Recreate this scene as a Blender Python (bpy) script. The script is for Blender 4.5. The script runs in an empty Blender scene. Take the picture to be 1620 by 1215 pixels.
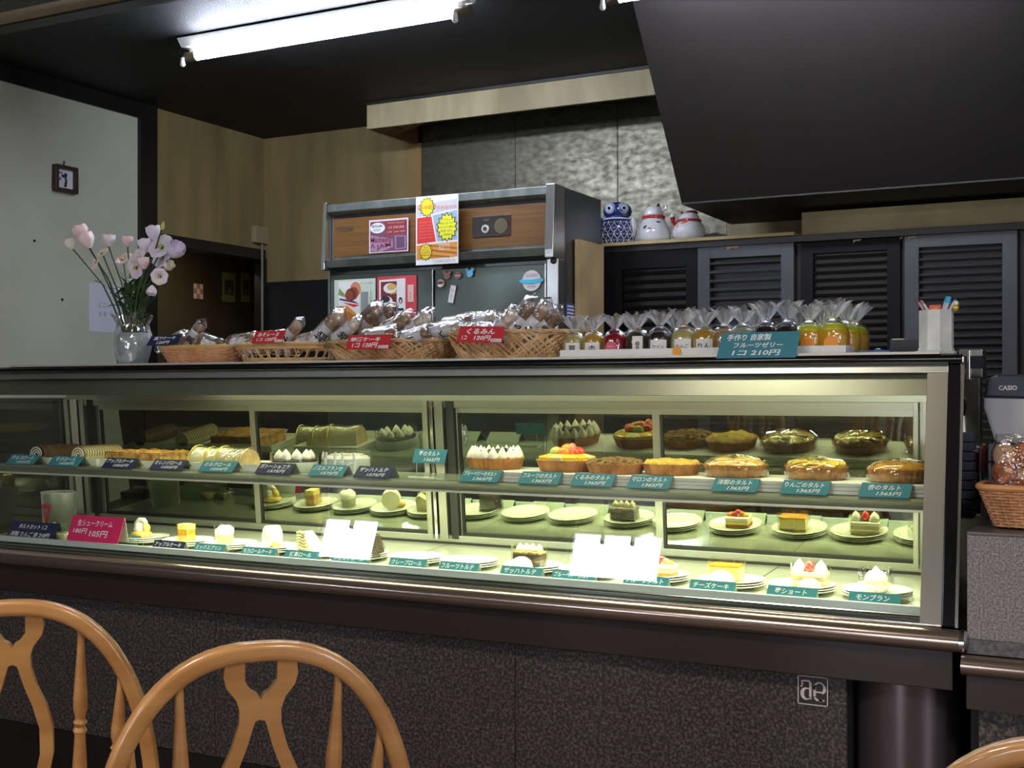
import bpy, bmesh, math, random
from math import sin, cos, pi, radians, sqrt
from mathutils import Vector, Matrix, Euler, noise as mnoise

random.seed(7)
SC = bpy.context.scene
COL = SC.collection

# ------------------------------------------------------------------ camera
F, CX, CY, TH, ZC = 1936.0, 810.0, 622.0, radians(27.55), 1.25
ST, CT = sin(TH), cos(TH)
cam_d = bpy.data.cameras.new('camera')
cam = bpy.data.objects.new('camera', cam_d)
COL.objects.link(cam)
cam.location = (0, 0, ZC)
cam.rotation_euler = (pi / 2, 0, TH)
cam_d.sensor_width = 36.0
cam_d.lens = 36.0 * F / 1620.0
cam_d.shift_y = (CY - 607.5) / 1620.0
cam_d.clip_start = 0.05
SC.camera = cam

# ------------------------------------------------------------------ world, exposure
w = bpy.data.worlds.new('world')
SC.world = w
w.use_nodes = True
w.node_tree.nodes['Background'].inputs[0].default_value = (0.75, 0.85, 1.0, 1)
w.node_tree.nodes['Background'].inputs[1].default_value = 0.3
SC.view_settings.view_transform = 'Standard'
SC.view_settings.look = 'None'
SC.view_settings.gamma = 1
SC.view_settings.exposure = 0.75
SC.view_settings.use_curve_mapping = False


def area(name, loc, rot, sx, sy, power, color):
    l = bpy.data.lights.new(name, 'AREA')
    l.shape = 'RECTANGLE'
    l.size, l.size_y = sx, sy
    l.energy = power
    l.color = color
    o = bpy.data.objects.new(name, l)
    o.location = loc
    o.rotation_euler = rot
    COL.objects.link(o)
    return o


WXL = -4.26
COOL = (0.80, 0.88, 1.0)
GREEN = (0.98, 1.0, 0.64)
CX0, CX1 = -3.50, -0.395        # display case ends
# ceiling fluorescent tubes (fixtures are modelled further down)
TUBE_EMIT = 66.0
# lamps of the showcase: under the header and under the front lip of the shelf
area('case_light', (-1.75, 2.93, ZC - 0.012), (radians(16), 0, 0), 2.5, 0.025, 3.2, GREEN)
area('case_light', (-1.62, 2.90, ZC - 0.268), (radians(10), 0, 0), 2.3, 0.025, 12.5, GREEN)
area('alcove_fill', (WXL - 0.20, 5.05, ZC + 0.72), (0, radians(25), 0), 0.3, 0.3, 0.7, (1.0, 0.88, 0.62))  # added fill light, not a visible lamp; lifts the pictures in the alcove
# dining room lamps on the customers' side, out of the frame
area('dining_light', (-1.6, 0.2, ZC + 1.30), (0, 0, 0), 0.5, 0.5, 26, (1.0, 0.93, 0.84))
area('dining_light', (0.9, 0.3, ZC + 1.30), (0, 0, 0), 0.5, 0.5, 20, (1.0, 0.93, 0.84))


# ------------------------------------------------------------------ picture measurements -> world
def at(px, py, Y):
    u, v = (px - CX) / F, (CY - py) / F
    dx, dy = -ST + u * CT, CT + u * ST
    t = Y / dy
    return Vector((dx * t, Y, ZC + v * t))


def fx(px, Y):
    return at(px, 600, Y).x


def at_x(px, py, X):
    u, v = (px - CX) / F, (CY - py) / F
    dx, dy = -ST + u * CT, CT + u * ST
    t = X / dx
    return Vector((X, dy * t, ZC + v * t))


# ------------------------------------------------------------------ materials
def lin(c):
    return tuple(((v / 255.0) / 12.92 if v <= 10 else (((v / 255.0) + 0.055) / 1.055) ** 2.4) for v in c)


MATS = {}


def M(name, rgb=None, rough=0.5, metal=0.0, var=None, vs=8.0, vscale=None, bump=0.0, bs=60.0, coat=0.0,
      trans=0.0, emit=0.0, sub=0.0, spec=0.5, bscale=None, lo=0.35, hi=0.65, rvar=0.0, detail=4):
    """procedural material; rgb and var are display colours 0..255"""
    if name in MATS:
        return MATS[name]
    m = bpy.data.materials.new(name)
    m.use_nodes = True
    nt = m.node_tree
    b = nt.nodes['Principled BSDF']
    c = lin(rgb)
    m.diffuse_color = (*c, 1)
    b.inputs['Base Color'].default_value = (*c, 1)
    b.inputs['Roughness'].default_value = rough
    b.inputs['Metallic'].default_value = metal
    b.inputs['Specular IOR Level'].default_value = spec
    if coat:
        b.inputs['Coat Weight'].default_value = coat
        b.inputs['Coat Roughness'].default_value = 0.08
    if trans:
        b.inputs['Transmission Weight'].default_value = trans
        b.inputs['IOR'].default_value = 1.33
    if sub:
        b.inputs['Subsurface Weight'].default_value = sub
        b.inputs['Subsurface Radius'].default_value = (0.02, 0.012, 0.006)
    if emit:
        b.inputs['Emission Color'].default_value = (*c, 1)
        b.inputs['Emission Strength'].default_value = emit
    if var or bump or rvar:
        tc = nt.nodes.new('ShaderNodeTexCoord')
        mp = nt.nodes.new('ShaderNodeMapping')
        nt.links.new(tc.outputs['Object'], mp.inputs['Vector'])
        if vscale:
            mp.inputs['Scale'].default_value = vscale
    if var or rvar:
        n = nt.nodes.new('ShaderNodeTexNoise')
        n.inputs['Scale'].default_value = vs
        n.inputs['Detail'].default_value = detail
        nt.links.new(mp.outputs['Vector'], n.inputs['Vector'])
        if var:
            r = nt.nodes.new('ShaderNodeValToRGB')
            r.color_ramp.elements[0].position = lo
            r.color_ramp.elements[1].position = hi
            r.color_ramp.elements[0].color = (*c, 1)
            r.color_ramp.elements[1].color = (*lin(var), 1)
            nt.links.new(n.outputs['Fac'], r.inputs['Fac'])
            nt.links.new(r.outputs['Color'], b.inputs['Base Color'])
        if rvar:
            mr = nt.nodes.new('ShaderNodeMapRange')
            mr.inputs['To Min'].default_value = max(0.03, rough - rvar)
            mr.inputs['To Max'].default_value = rough + rvar
            mr.inputs['From Min'].default_value = 0.3
            mr.inputs['From Max'].default_value = 0.7
            nt.links.new(n.outputs['Fac'], mr.inputs['Value'])
            nt.links.new(mr.outputs['Result'], b.inputs['Roughness'])
    if bump:
        n2 = nt.nodes.new('ShaderNodeTexNoise')
        n2.inputs['Scale'].default_value = bs
        n2.inputs['Detail'].default_value = 3
        mp2 = nt.nodes.new('ShaderNodeMapping')
        nt.links.new(tc.outputs['Object'], mp2.inputs['Vector'])
        if bscale:
            mp2.inputs['Scale'].default_value = bscale
        nt.links.new(mp2.outputs['Vector'], n2.inputs['Vector'])
        bn = nt.nodes.new('ShaderNodeBump')
        bn.inputs['Strength'].default_value = bump
        bn.inputs['Distance'].default_value = 0.01
        nt.links.new(n2.outputs['Fac'], bn.inputs['Height'])
        nt.links.new(bn.outputs['Normal'], b.inputs['Normal'])
    MATS[name] = m
    return m


def pane_mat(name, tint=None, rough=0.0, refl=1.0, base=0.0, bump=0.0, gcol=(1, 1, 1)):
    """thin clear sheet: transparent with a fresnel reflection (no refraction)"""
    if name in MATS:
        return MATS[name]
    m = bpy.data.materials.new(name)
    m.use_nodes = True
    nt = m.node_tree
    nt.nodes.clear()
    out = nt.nodes.new('ShaderNodeOutputMaterial')
    tr = nt.nodes.new('ShaderNodeBsdfTransparent')
    tr.inputs[0].default_value = (*tint, 1)
    gl = nt.nodes.new('ShaderNodeBsdfGlossy')
    gl.inputs['Roughness'].default_value = rough
    gl.inputs[0].default_value = (*gcol, 1)
    fr = nt.nodes.new('ShaderNodeFresnel')
    # same reflectance from either side of the sheet
    geo = nt.nodes.new('ShaderNodeNewGeometry')
    ior = nt.nodes.new('ShaderNodeMapRange')
    ior.inputs['To Min'].default_value = 1.5
    ior.inputs['To Max'].default_value = 1 / 1.5
    nt.links.new(geo.outputs['Backfacing'], ior.inputs['Value'])
    nt.links.new(ior.outputs['Result'], fr.inputs[0])
    mul = nt.nodes.new('ShaderNodeMath')
    mul.operation = 'MULTIPLY_ADD'
    mul.use_clamp = True
    mul.inputs[1].default_value = refl
    mul.inputs[2].default_value = base
    mx = nt.nodes.new('ShaderNodeMixShader')
    nt.links.new(fr.outputs[0], mul.inputs[0])
    nt.links.new(mul.outputs[0], mx.inputs[0])
    nt.links.new(tr.outputs[0], mx.inputs[1])
    nt.links.new(gl.outputs[0], mx.inputs[2])
    nt.links.new(mx.outputs[0], out.inputs[0])
    if bump:
        tc = nt.nodes.new('ShaderNodeTexCoord')
        n2 = nt.nodes.new('ShaderNodeTexNoise')
        n2.inputs['Scale'].default_value = 45
        bn = nt.nodes.new('ShaderNodeBump')
        bn.inputs['Strength'].default_value = bump
        bn.inputs['Distance'].default_value = 0.01
        nt.links.new(tc.outputs['Object'], n2.inputs['Vector'])
        nt.links.new(n2.outputs['Fac'], bn.inputs['Height'])
        nt.links.new(bn.outputs['Normal'], gl.inputs['Normal'])
        nt.links.new(bn.outputs['Normal'], fr.inputs['Normal'])
    MATS[name] = m
    return m


# ------------------------------------------------------------------ mesh builder
class MB:
    def __init__(self):
        self.v, self.f = [], []

    def add(self, vs, fs):
        k = len(self.v)
        self.v += [tuple(p) for p in vs]
        self.f += [tuple(i + k for i in f) for f in fs]
        return self

    def box(self, x0, x1, y0, y1, z0, z1, mtx=None):
        vs = [Vector(p) for p in ((x0, y0, z0), (x1, y0, z0), (x1, y1, z0), (x0, y1, z0),
                                  (x0, y0, z1), (x1, y0, z1), (x1, y1, z1), (x0, y1, z1))]
        if mtx:
            vs = [mtx @ p for p in vs]
        return self.add(vs, [(0, 3, 2, 1), (4, 5, 6, 7), (0, 1, 5, 4), (1, 2, 6, 5), (2, 3, 7, 6), (3, 0, 4, 7)])

    def tube(self, pts, r, n=8, cap=True, sq=None, up=None):
        """sweep along pts; r number or list; sq=(a,b) scales the section on its two axes"""
        P = [Vector(p) for p in pts]
        m = len(P)
        R = r if isinstance(r, (list, tuple)) else [r] * m
        a0 = None
        vs = []
        for i in range(m):
            t = (P[min(i + 1, m - 1)] - P[max(i - 1, 0)])
            if t.length < 1e-9:
                t = Vector((0, 0, 1))
            t.normalize()
            if up is not None:
                a = Vector(up) - t * Vector(up).dot(t)
            elif a0 is None:
                h = Vector((0, 0, 1)) if abs(t.z) < 0.9 else Vector((1, 0, 0))
                a = h - t * h.dot(t)
            else:
                a = a0 - t * a0.dot(t)
            a.normalize()
            a0 = a
            b = t.cross(a)
            sa, sb = sq if sq else (1, 1)
            for k in range(n):
                q = 2 * pi * k / n
                vs.append(P[i] + a * (cos(q) * R[i] * sa) + b * (sin(q) * R[i] * sb))
        fs = []
        for i in range(m - 1):
            for k in range(n):
                k2 = (k + 1) % n
                fs.append((i * n + k, i * n + k2, (i + 1) * n + k2, (i + 1) * n + k))
        if cap:
            fs.append(tuple(range(n - 1, -1, -1)))
            fs.append(tuple((m - 1) * n + k for k in range(n)))
        return self.add(vs, fs)

    def lathe(self, prof, n=24, c=(0, 0, 0), mod=None, sx=1.0, sy=1.0, mtx=None):
        vs, fs = [], []
        m = len(prof)
        for j, (r, z) in enumerate(prof):
            for k in range(n):
                q = 2 * pi * k / n
                rr, zz = r, z
                if mod:
                    rr, zz = mod(r, z, q, j)
                p = Vector((c[0] + rr * cos(q) * sx, c[1] + rr * sin(q) * sy, c[2] + zz))
                vs.append(mtx @ p if mtx else p)
        for j in range(m - 1):
            for k in range(n):
                k2 = (k + 1) % n
                fs.append((j * n + k, j * n + k2, (j + 1) * n + k2, (j + 1) * n + k))
        fs.append(tuple(range(n - 1, -1, -1)))
        fs.append(tuple((m - 1) * n + k for k in range(n)))
        return self.add(vs, fs)

    def ball(self, c, r, sx=1, sy=1, sz=1, n=10, m=6, mtx=None, jit=0.0):
        prof = [(r * sin(pi * j / m), -r * cos(pi * j / m) * sz) for j in range(m + 1)]
        prof[0] = (r * 0.02, prof[0][1])
        prof[-1] = (r * 0.02, prof[-1][1])
        md = None
        if jit:
            md = lambda rr, z, q, j: (rr * (1 + random.uniform(-jit, jit)), z)
        if mtx:
            return self.lathe(prof, n, (0, 0, 0), md, sx, sy, Matrix.Translation(c) @ mtx)
        return self.lathe(prof, n, c, md, sx, sy)

    def prism(self, pts, d0, d1, plane='XZ', mtx=None):
        """2D outline extruded from depth d0 to d1"""
        def mk(p, d):
            if plane == 'XZ':
                q = Vector((p[0], d, p[1]))
            elif plane == 'XY':
                q = Vector((p[0], p[1], d))
            else:
                q = Vector((d, p[0], p[1]))
            return mtx @ q if mtx else q
        n = len(pts)
        vs = [mk(p, d0) for p in pts] + [mk(p, d1) for p in pts]
        fs = [tuple(range(n)), tuple(range(2 * n - 1, n - 1, -1))]
        for i in range(n):
            j = (i + 1) % n
            fs.append((i, i + n, j + n, j))
        return self.add(vs, fs)

    def grid(self, fn, nu, nv, close_u=False):
        """surface fn(u, v) over 0..1"""
        vs, fs = [], []
        for j in range(nv + 1):
            for i in range(nu + 1):
                vs.append(fn(i / nu, j / nv))
        for j in range(nv):
            for i in range(nu):
                a = j * (nu + 1) + i
                fs.append((a, a + 1, a + nu + 2, a + nu + 1))
        return self.add(vs, fs)

    def build(self, name, mat, parent=None, smooth=False, bevel=0.0, loc=None, seg=2, kind=None, label=None):
        me = bpy.data.meshes.new(name)
        me.from_pydata(self.v, [], self.f)
        bm = bmesh.new()
        bm.from_mesh(me)
        bmesh.ops.remove_doubles(bm, verts=bm.verts, dist=1e-6)
        bmesh.ops.recalc_face_normals(bm, faces=bm.faces)
        if bevel:
            ed = [e for e in bm.edges if len(e.link_faces) == 2 and e.calc_face_angle(0) > radians(35)]
            bmesh.ops.bevel(bm, geom=ed, offset=bevel, segments=seg, affect='EDGES', profile=0.6, clamp_overlap=True)
        bm.to_mesh(me)
        bm.free()
        if smooth:
            for p in me.polygons:
                p.use_smooth = True
            if smooth != 'all':
                me.set_sharp_from_angle(angle=radians(40))
        me.materials.append(mat)
        o = bpy.data.objects.new(name, me)
        COL.objects.link(o)
        if parent:
            o.parent = parent
        if loc:
            o.location = loc
        if kind:
            o['kind'] = kind
        if label:
            o['label'] = label
        return o


def thing(name, label, cat, loc=(0, 0, 0), rz=0.0, group=None):
    o = bpy.data.objects.new(name, None)
    o.empty_display_size = 0.02
    COL.objects.link(o)
    o.location = loc
    o.rotation_euler = (0, 0, rz)
    o['label'] = label
    o['category'] = cat
    if group:
        o['group'] = group
    return o


def tag(o, label, cat, group=None):
    o['label'] = label
    o['category'] = cat
    if group:
        o['group'] = group
    return o


def struct(name, mb, mat, parent=None, **k):
    o = mb.build(name, mat, parent, **k)
    if not parent:
        o['kind'] = 'structure'
    return o


def dup(root, loc, label=None, rz=None, name=None):
    def cp(o, par):
        c = o.copy()
        COL.objects.link(c)
        c.parent = par
        for ch in [q for q in KIDS.get(o.name, [])]:
            cp(ch, c)
        return c
    KIDS = {}
    def walk(o):
        KIDS[o.name] = list(o.children)
        for q in o.children:
            walk(q)
    walk(root)
    r = cp(root, None)
    r.location = loc
    if rz is not None:
        r.rotation_euler = (0, 0, rz)
    if label:
        r['label'] = label
    return r


def text(body, size, mat, parent, mtx, shear=0.0, bold=0.0, name='lettering', align='CENTER', lh=1.0, fit=None):
    """flat lettering as a mesh; mtx maps its XY plane"""
    c = bpy.data.curves.new('t', 'FONT')
    c.body = body
    c.size = size
    c.align_x = align
    c.align_y = 'CENTER'
    c.space_line = lh
    c.shear = shear
    c.offset = bold
    c.resolution_u = 2
    o = bpy.data.objects.new('t', c)
    me = bpy.data.meshes.new_from_object(o)
    bpy.data.objects.remove(o)
    me.name = name
    if fit and len(me.vertices):
        xs = [v.co.x for v in me.vertices]
        ys = [v.co.y for v in me.vertices]
        kx = fit[0] / max(1e-6, max(xs) - min(xs))
        ky = fit[1] / max(1e-6, max(ys) - min(ys))
        k = min(kx, ky) if len(fit) < 3 else None
        mx_, my_ = (max(xs) + min(xs)) / 2, (max(ys) + min(ys)) / 2
        for v in me.vertices:
            v.co.x = (v.co.x - mx_) * (k or kx)
            v.co.y = (v.co.y - my_) * (k or ky)
    me.transform(mtx)
    me.materials.clear()
    me.materials.append(mat)
    ob = bpy.data.objects.new(name, me)
    COL.objects.link(ob)
    ob.parent = parent
    return ob


def ell(cx, cy, rx, ry, n=24):
    return [(cx + rx * cos(2 * pi * k / n), cy + ry * sin(2 * pi * k / n)) for k in range(n)]


def star(cx, cy, rx, ry, n=14, k=0.78):
    return [(cx + rx * (1 if i % 2 else k) * cos(pi * i / n), cy + ry * (1 if i % 2 else k) * sin(pi * i / n)) for i in range(2 * n)]


# print on a flat sheet: local frame x right, y up, origin at lower left; z is towards the viewer
def sheet(parent, mtx, w, h, paper, shapes=(), name='paper', t=0.0006):
    p = MB().box(0, w, 0, h, -t, 0, mtx).build(name, paper, parent)
    lv = {}
    for i, (mat, pts) in enumerate(shapes):
        lv.setdefault(mat.name, (mat, MB()))[1].add([mtx @ Vector((a * w, b * h, 0.0004 + 0.00012 * i)) for a, b in pts],
                                                   [tuple(range(len(pts)))])
    for mat, mb in lv.values():
        mb.build('print', mat, parent)
    return p


def frame_mtx(o, ux, uy):
    ux, uy = Vector(ux).normalized(), Vector(uy).normalized()
    uz = ux.cross(uy)
    m = Matrix.Identity(4)
    for i in range(3):
        m[i][0], m[i][1], m[i][2], m[i][3] = ux[i], uy[i], uz[i], o[i]
    return m


# ------------------------------------------------------------------ common materials
ceil_m = M('ceiling_dark', (10, 9, 10), 0.6, spec=0.35, bump=0.4, bs=260)
plaster = M('plaster', (192, 192, 174), 0.9, var=(184, 184, 165), vs=3, bump=0.05, bs=150)
ply = M('plywood', (150, 130, 86), 0.65, var=(108, 90, 54), vs=3.0, vscale=(2.6, 2.6, 0.45), detail=9, lo=0.25, hi=0.75)
ply_light = M('pale_plywood', (164, 150, 114), 0.6, var=(134, 120, 86), vs=3, vscale=(3, 3, .8), bump=0.05, bs=40)
blackwood = M('black_wood', (22, 19, 18), 0.4, var=(30, 26, 23), vs=10)
steel = M('steel', (172, 172, 160), 0.30, 0.9, var=(160, 160, 148), vs=2)
steel_b = M('bright_steel', (215, 212, 205), 0.16, 1.0)
steel_w = M('galvanised_sheet', (112, 109, 94), 0.40, 0.75, var=(80, 78, 66), vs=26, bump=0.16, bs=16, rvar=0.09, detail=10, lo=0.3, hi=0.7, vscale=(1, 1, 1.6), bscale=(.4, 1, 2.2))
dark_m = M('dark_void', (10, 9, 9), 0.7)
granite = M('granite', (34, 31, 34), 0.5, var=(108, 95, 86), vs=135, detail=4, lo=0.44, hi=0.72)
granite_l = M('granite_light', (104, 100, 100), 0.5, var=(165, 158, 152), vs=230, detail=3, lo=0.4, hi=0.7)
black_gloss = M('black_gloss', (16, 15, 18), 0.14)
black_rub = M('black_rubber', (20, 20, 18), 0.6)
white_p = M('white_plastic', (232, 232, 226), 0.35)
white_paper = M('white_paper', (228, 228, 224), 0.85)

# ================================================================== the room
WX, BY, CZ = -4.26, 5.26, ZC + 1.378       # left wall, back wall, ceiling
FY = -3.2                                   # wall behind the camera
RX = 2.6
LX, LY0 = -9.0, 2.3
struct('floor', MB().box(LX - 0.1, RX + 0.1, FY - 0.1, BY + 0.1, -0.1, 0), M('floor_tile', (92, 70, 54), 0.4, var=(74, 56, 44), vs=5))
struct('ceiling', MB().box(WX - 1.2, RX + 0.1, 3.235, BY + 0.1, CZ, CZ + 0.08), ceil_m)
struct('ceiling.001', MB().box(LX - 0.1, RX + 0.1, FY - 0.1, 3.03, CZ + 0.02, CZ + 0.1), M('ceiling_front', (120, 105, 84), 0.8))
struct('trim_1', MB().box(WX, RX, 3.055, 3.165, CZ - 0.004, CZ + 0.08), M('beige_beam', (170, 152, 120), 0.7))
struct('trim_2', MB().box(WX, RX, 3.165, 3.235, CZ - 0.012, CZ + 0.08), blackwood)
struct('trim_3', MB().box(WX, RX, 2.96, 3.055, CZ - 0.008, CZ + 0.1), blackwood)
# left plaster wall (with the window the case glass mirrors), its dark head beam and post
Y1 = 4.325


def wall_with_hole(axis, fixed0, fixed1, a0, a1, z0, z1, h):
    mb = MB()
    ha0, ha1, hz0, hz1 = h
    segs = [(a0, ha0, z0, z1), (ha1, a1, z0, z1), (ha0, ha1, z0, hz0), (ha0, ha1, hz1, z1)]
    for s0, s1, q0, q1 in segs:
        if axis == 'y':
            mb.box(fixed0, fixed1, s0, s1, q0, q1)
        else:
            mb.box(s0, s1, fixed0, fixed1, q0, q1)
    return mb


WIN1 = (-6.57, -5.95, ZC + 0.88, ZC + 1.26)
WIN2 = (-4.12, -3.33, ZC + 0.88, ZC + 1.26)
struct('wall_left', MB().box(WX - 0.12, WX, LY0, Y1, 0, ZC + 1.305), plaster)
struct('wall_left.004', MB().box(LX, WX - 0.12, LY0, LY0 + 0.1, 0, CZ + 0.1), M('dining_wall', (96, 84, 66), 0.8))
struct('wall_left.005', MB().box(LX - 0.1, LX, FY, LY0 + 0.1, 0, CZ + 0.1), M('dining_wall'))
struct('trim_4', MB().box(WX - 0.12, WX + 0.012, LY0, Y1, ZC + 1.305, CZ + 0.1), blackwood)
struct('trim_5', MB().box(WX - 0.12, WX + 0.02, Y1, 4.437, 0, CZ), blackwood)
struct('wall_left.001', MB().box(WX - 0.05, WX, 4.437, BY, ZC + 0.775, CZ), ply)
struct('trim_6', MB().box(WX - 0.08, WX + 0.012, 4.437, BY + 0.02, ZC + 0.722, ZC + 0.775), blackwood)
# dark alcove behind the post
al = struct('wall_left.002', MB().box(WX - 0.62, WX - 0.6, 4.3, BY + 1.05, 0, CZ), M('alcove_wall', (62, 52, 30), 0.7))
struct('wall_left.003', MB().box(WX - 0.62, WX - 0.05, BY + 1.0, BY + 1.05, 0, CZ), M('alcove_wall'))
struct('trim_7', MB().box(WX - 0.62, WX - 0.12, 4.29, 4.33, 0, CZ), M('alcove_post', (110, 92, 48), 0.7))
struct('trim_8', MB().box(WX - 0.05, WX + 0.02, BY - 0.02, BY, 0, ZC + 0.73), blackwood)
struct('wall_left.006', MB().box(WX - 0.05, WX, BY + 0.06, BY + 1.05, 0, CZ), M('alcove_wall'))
struct('ceiling.002', MB().box(WX - 0.62, WX, BY + 0.1, BY + 1.05, CZ, CZ + 0.05), ceil_m)
# back wall: plywood upper panels, dark lower part, galvanised sheets behind the kitchen
xs = fx(655, BY)
bw_bot = ZC + 0.60
struct('wall_back', MB().box(WX - 0.05, xs - 0.02, BY, BY + 0.06, ZC + 0.60, CZ), ply)
struct('wall_back.001', MB().box(WX, xs, BY, BY + 0.06, 0, ZC + 0.60), dark_m)
struct('trim_9', MB().box(xs - 0.025, xs + 0.05, BY - 0.012, BY + 0.06, 0, ZC + 1.26), M('brown_batten', (140, 112, 66), 0.6))
sh = [xs + 0.05, fx(815, BY), fx(977, BY), fx(1150, BY), fx(1330, BY), 0.2]
root = struct('wall_back.002', MB().box(xs, RX, BY + 0.02, BY + 0.08, 0, CZ), dark_m)
for a, b in zip(sh[:3], sh[1:4]):
    MB().box(a + 0.0015, b - 0.0015, BY, BY + 0.02, ZC - 0.4, CZ - 0.01).build('sheet_panel', steel_w, root, bevel=0.001)
MB().box(sh[3] + 0.001, RX, BY - 0.005, BY + 0.02, ZC + 0.55, CZ - 0.01).build('board_panel', ply_light, root)
# soffit box over the galvanised wall
sof = MB().box(-3.30, RX, 4.836, 4.856, ZC + 1.2545, ZC + 1.366)
so = struct('trim_10', sof, ply_light)
MB().box(-3.30, -3.28, 4.856, BY, ZC + 1.2545, ZC + 1.366).build('side_board', M('soffit_side', (120, 78, 44), 0.7), so)
MB().add([(-3.28, 4.856, ZC + 1.262), (-2.95, 4.856, ZC + 1.262), (-2.80, 4.856, ZC + 1.262), (-3.28, 5.20, ZC + 1.262), (-3.28, 5.05, ZC + 1.262)], [(0, 1, 4)]).build('gusset_board', M('soffit_side'), so)
MB().box(-3.28, -3.17, 4.856, 4.95, ZC + 1.2545, ZC + 1.27).build('bottom_board', M('soffit_side'), so)
MB().box(-3.30, RX, 4.826, 4.856, ZC + 1.366, ZC + 1.378).build('top_batten', blackwood, so)
# closing walls of the room outside the frame
struct('wall_right', MB().box(RX, RX + 0.1, FY, BY, 0, CZ + 0.1), plaster)
wf_ = MB()
zz = [0, WIN1[2], WIN1[3], CZ + 0.1]
wf_.box(LX, RX, FY - 0.12, FY, 0, WIN1[2]).box(LX, RX, FY - 0.12, FY, WIN1[3], CZ + 0.1)
for a, b in ((LX, WIN1[0]), (WIN1[1], WIN2[0]), (WIN2[1], RX)):
    wf_.box(a, b, FY - 0.12, FY, WIN1[2], WIN1[3])
struct('wall_front', wf_, M('dining_wall'))
day = M('window_daylight', (225, 235, 255), 1.0, emit=22.0)
fr_m = M('window_frame_wood', (60, 45, 35), 0.5)
# high windows: daylight behind glazing bars
glass_door = struct('door_1', MB().box(-1.62, -1.08, FY - 0.0, FY + 0.012, ZC - 1.1, ZC + 0.12), M('door_daylight', (240, 240, 250), 1.0, emit=9.0))
for q_ in ((-1.67, -1.62), (-1.08, -1.03)):
    MB().box(q_[0], q_[1], FY, FY + 0.05, ZC - 1.15, ZC + 0.17).build('door_stile', fr_m, glass_door)
for q_ in ((ZC - 1.15, ZC - 1.1), (ZC + 0.12, ZC + 0.17)):
    MB().box(-1.62, -1.08, FY, FY + 0.05, q_[0], q_[1]).build('door_rail', fr_m, glass_door)
for i, (W_N, n) in enumerate(((WIN1, 2), (WIN2, 3))):
    w1 = struct('window_%d' % (i + 1), MB().box(W_N[0], W_N[1], FY - 0.11, FY - 0.10, W_N[2], W_N[3]), day)
    for k in range(n + 1):
        x = W_N[0] + (W_N[1] - W_N[0] - 0.02) * k / n
        MB().box(x, x + 0.02, FY - 0.08, FY - 0.04, W_N[2] if k in (0, n) else W_N[3] - 0.09, W_N[3]).build('glazing_bar', fr_m, w1)
    for z in (W_N[2], W_N[3] - 0.015):
        MB().box(W_N[0], W_N[1], FY - 0.08, FY - 0.04, z, z + 0.015).build('window_rail', fr_m, w1)

W3 = (0.0, 0.62, ZC - 0.75, ZC + 0.75)
w3 = struct('window_3', MB().box(RX - 0.012, RX - 0.002, W3[0], W3[1], W3[2], W3[3]), M('window_dusk', (228, 230, 250), 1.0, emit=8))
f = MB()
for y in (W3[0] - 0.03, W3[1]):
    f.box(RX - 0.03, RX, y, y + 0.03, W3[2] - 0.03, W3[3] + 0.03)
for z in (W3[2] - 0.03, W3[3]):
    f.box(RX - 0.03, RX, W3[0], W3[1], z, z + 0.03)
f.build('window_frame', fr_m, w3)

# big dark hood with a sloping face, right
hx = -1.604
hp = [(3.98, CZ), (4.49, ZC + 0.734), (5.12, ZC + 0.734), (5.12, CZ)]
hd = thing('sloping_hood', 'huge dark brown sloping hood hanging from the ceiling over the louvred cabinets', 'hood', (hx, 4.49, ZC + 0.734))
MB().prism([(a - 4.49, b - ZC - 0.734) for a, b in hp], 0, RX - hx, 'YZ').build('hood_body', M('hood_paint', (28, 23, 22), 0.5, bump=0.1, bs=300), hd)
MB().box(0, RX - hx, -0.004, 0.63, -0.006, 0).build('underside', M('hood_under', (26, 22, 20), 0.6), hd)

# ================================================================== ceiling lamps
def lamp(x0, x1, y, z, label):
    L = x1 - x0
    r = thing('fluorescent_lamp', label, 'lamp', (x0, y, z))
    # trapezoid body
    pr = [(-0.055, 0.075), (0.055, 0.075), (0.03, 0.045), (-0.03, 0.045)]
    MB().prism(pr, -0.055, L + 0.055, 'YZ').build('housing', white_p, r, bevel=0.002)
    MB().tube([(0.0, 0, 0.015), (L - 0.0, 0, 0.015)], 0.0185, 18).build('tube', M('lit_tube', (226, 236, 255), 0.4, emit=TUBE_EMIT), r, smooth=True)
    for s in (0, 1):
        x = 0.0 if s == 0 else L
        MB().tube([(x - (0.055 if s == 0 else -0.0), 0, 0.013), (x + (0.0 if s == 0 else 0.055), 0, 0.013)], 0.0195, 16).build('socket', M('brown_socket', (92, 82, 60), 0.4), r, smooth=True)
        d = -1 if s == 0 else 1
        k = MB().box(x - 0.01 + d * 0.02, x + 0.01 + d * 0.02, -0.012, 0.012, 0.0, 0.05)
        k.build('lamp_holder', white_p, r, bevel=0.003)
        k = MB().tube([(x + d * 0.03 - .02, -0.026, 0.005), (x + d * 0.03 - .02, -0.026, -0.018)], [0.007, 0.010], 10)
        k.ball((x + d * 0.03 - .02, -0.026, -0.020), 0.011)
        k.build('starter', M('starter_glass', (225, 225, 220), 0.2), r, smooth=True)
    return r


p0 = at(312, 84, 3.645)
p1 = at(722, 23, 3.645)
lamp(p0.x, p1.x, 3.645, (p0.z + p1.z) / 2 - 0.015, 'long lit fluorescent tube lamp on the dark ceiling above the fridge')
lamp(-1.555, -0.40, 3.75, ZC + 1.295, 'fluorescent lamp mostly cut by the top edge, beside the sloping hood')

# ================================================================== display case
DC = thing('display_case', 'long stainless and glass cake display case on a granite base', 'display case', (0, 0, 0))
DC.location = (CX0, 2.85, 0)
O = Vector((-CX0, -2.85, 0))


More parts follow.
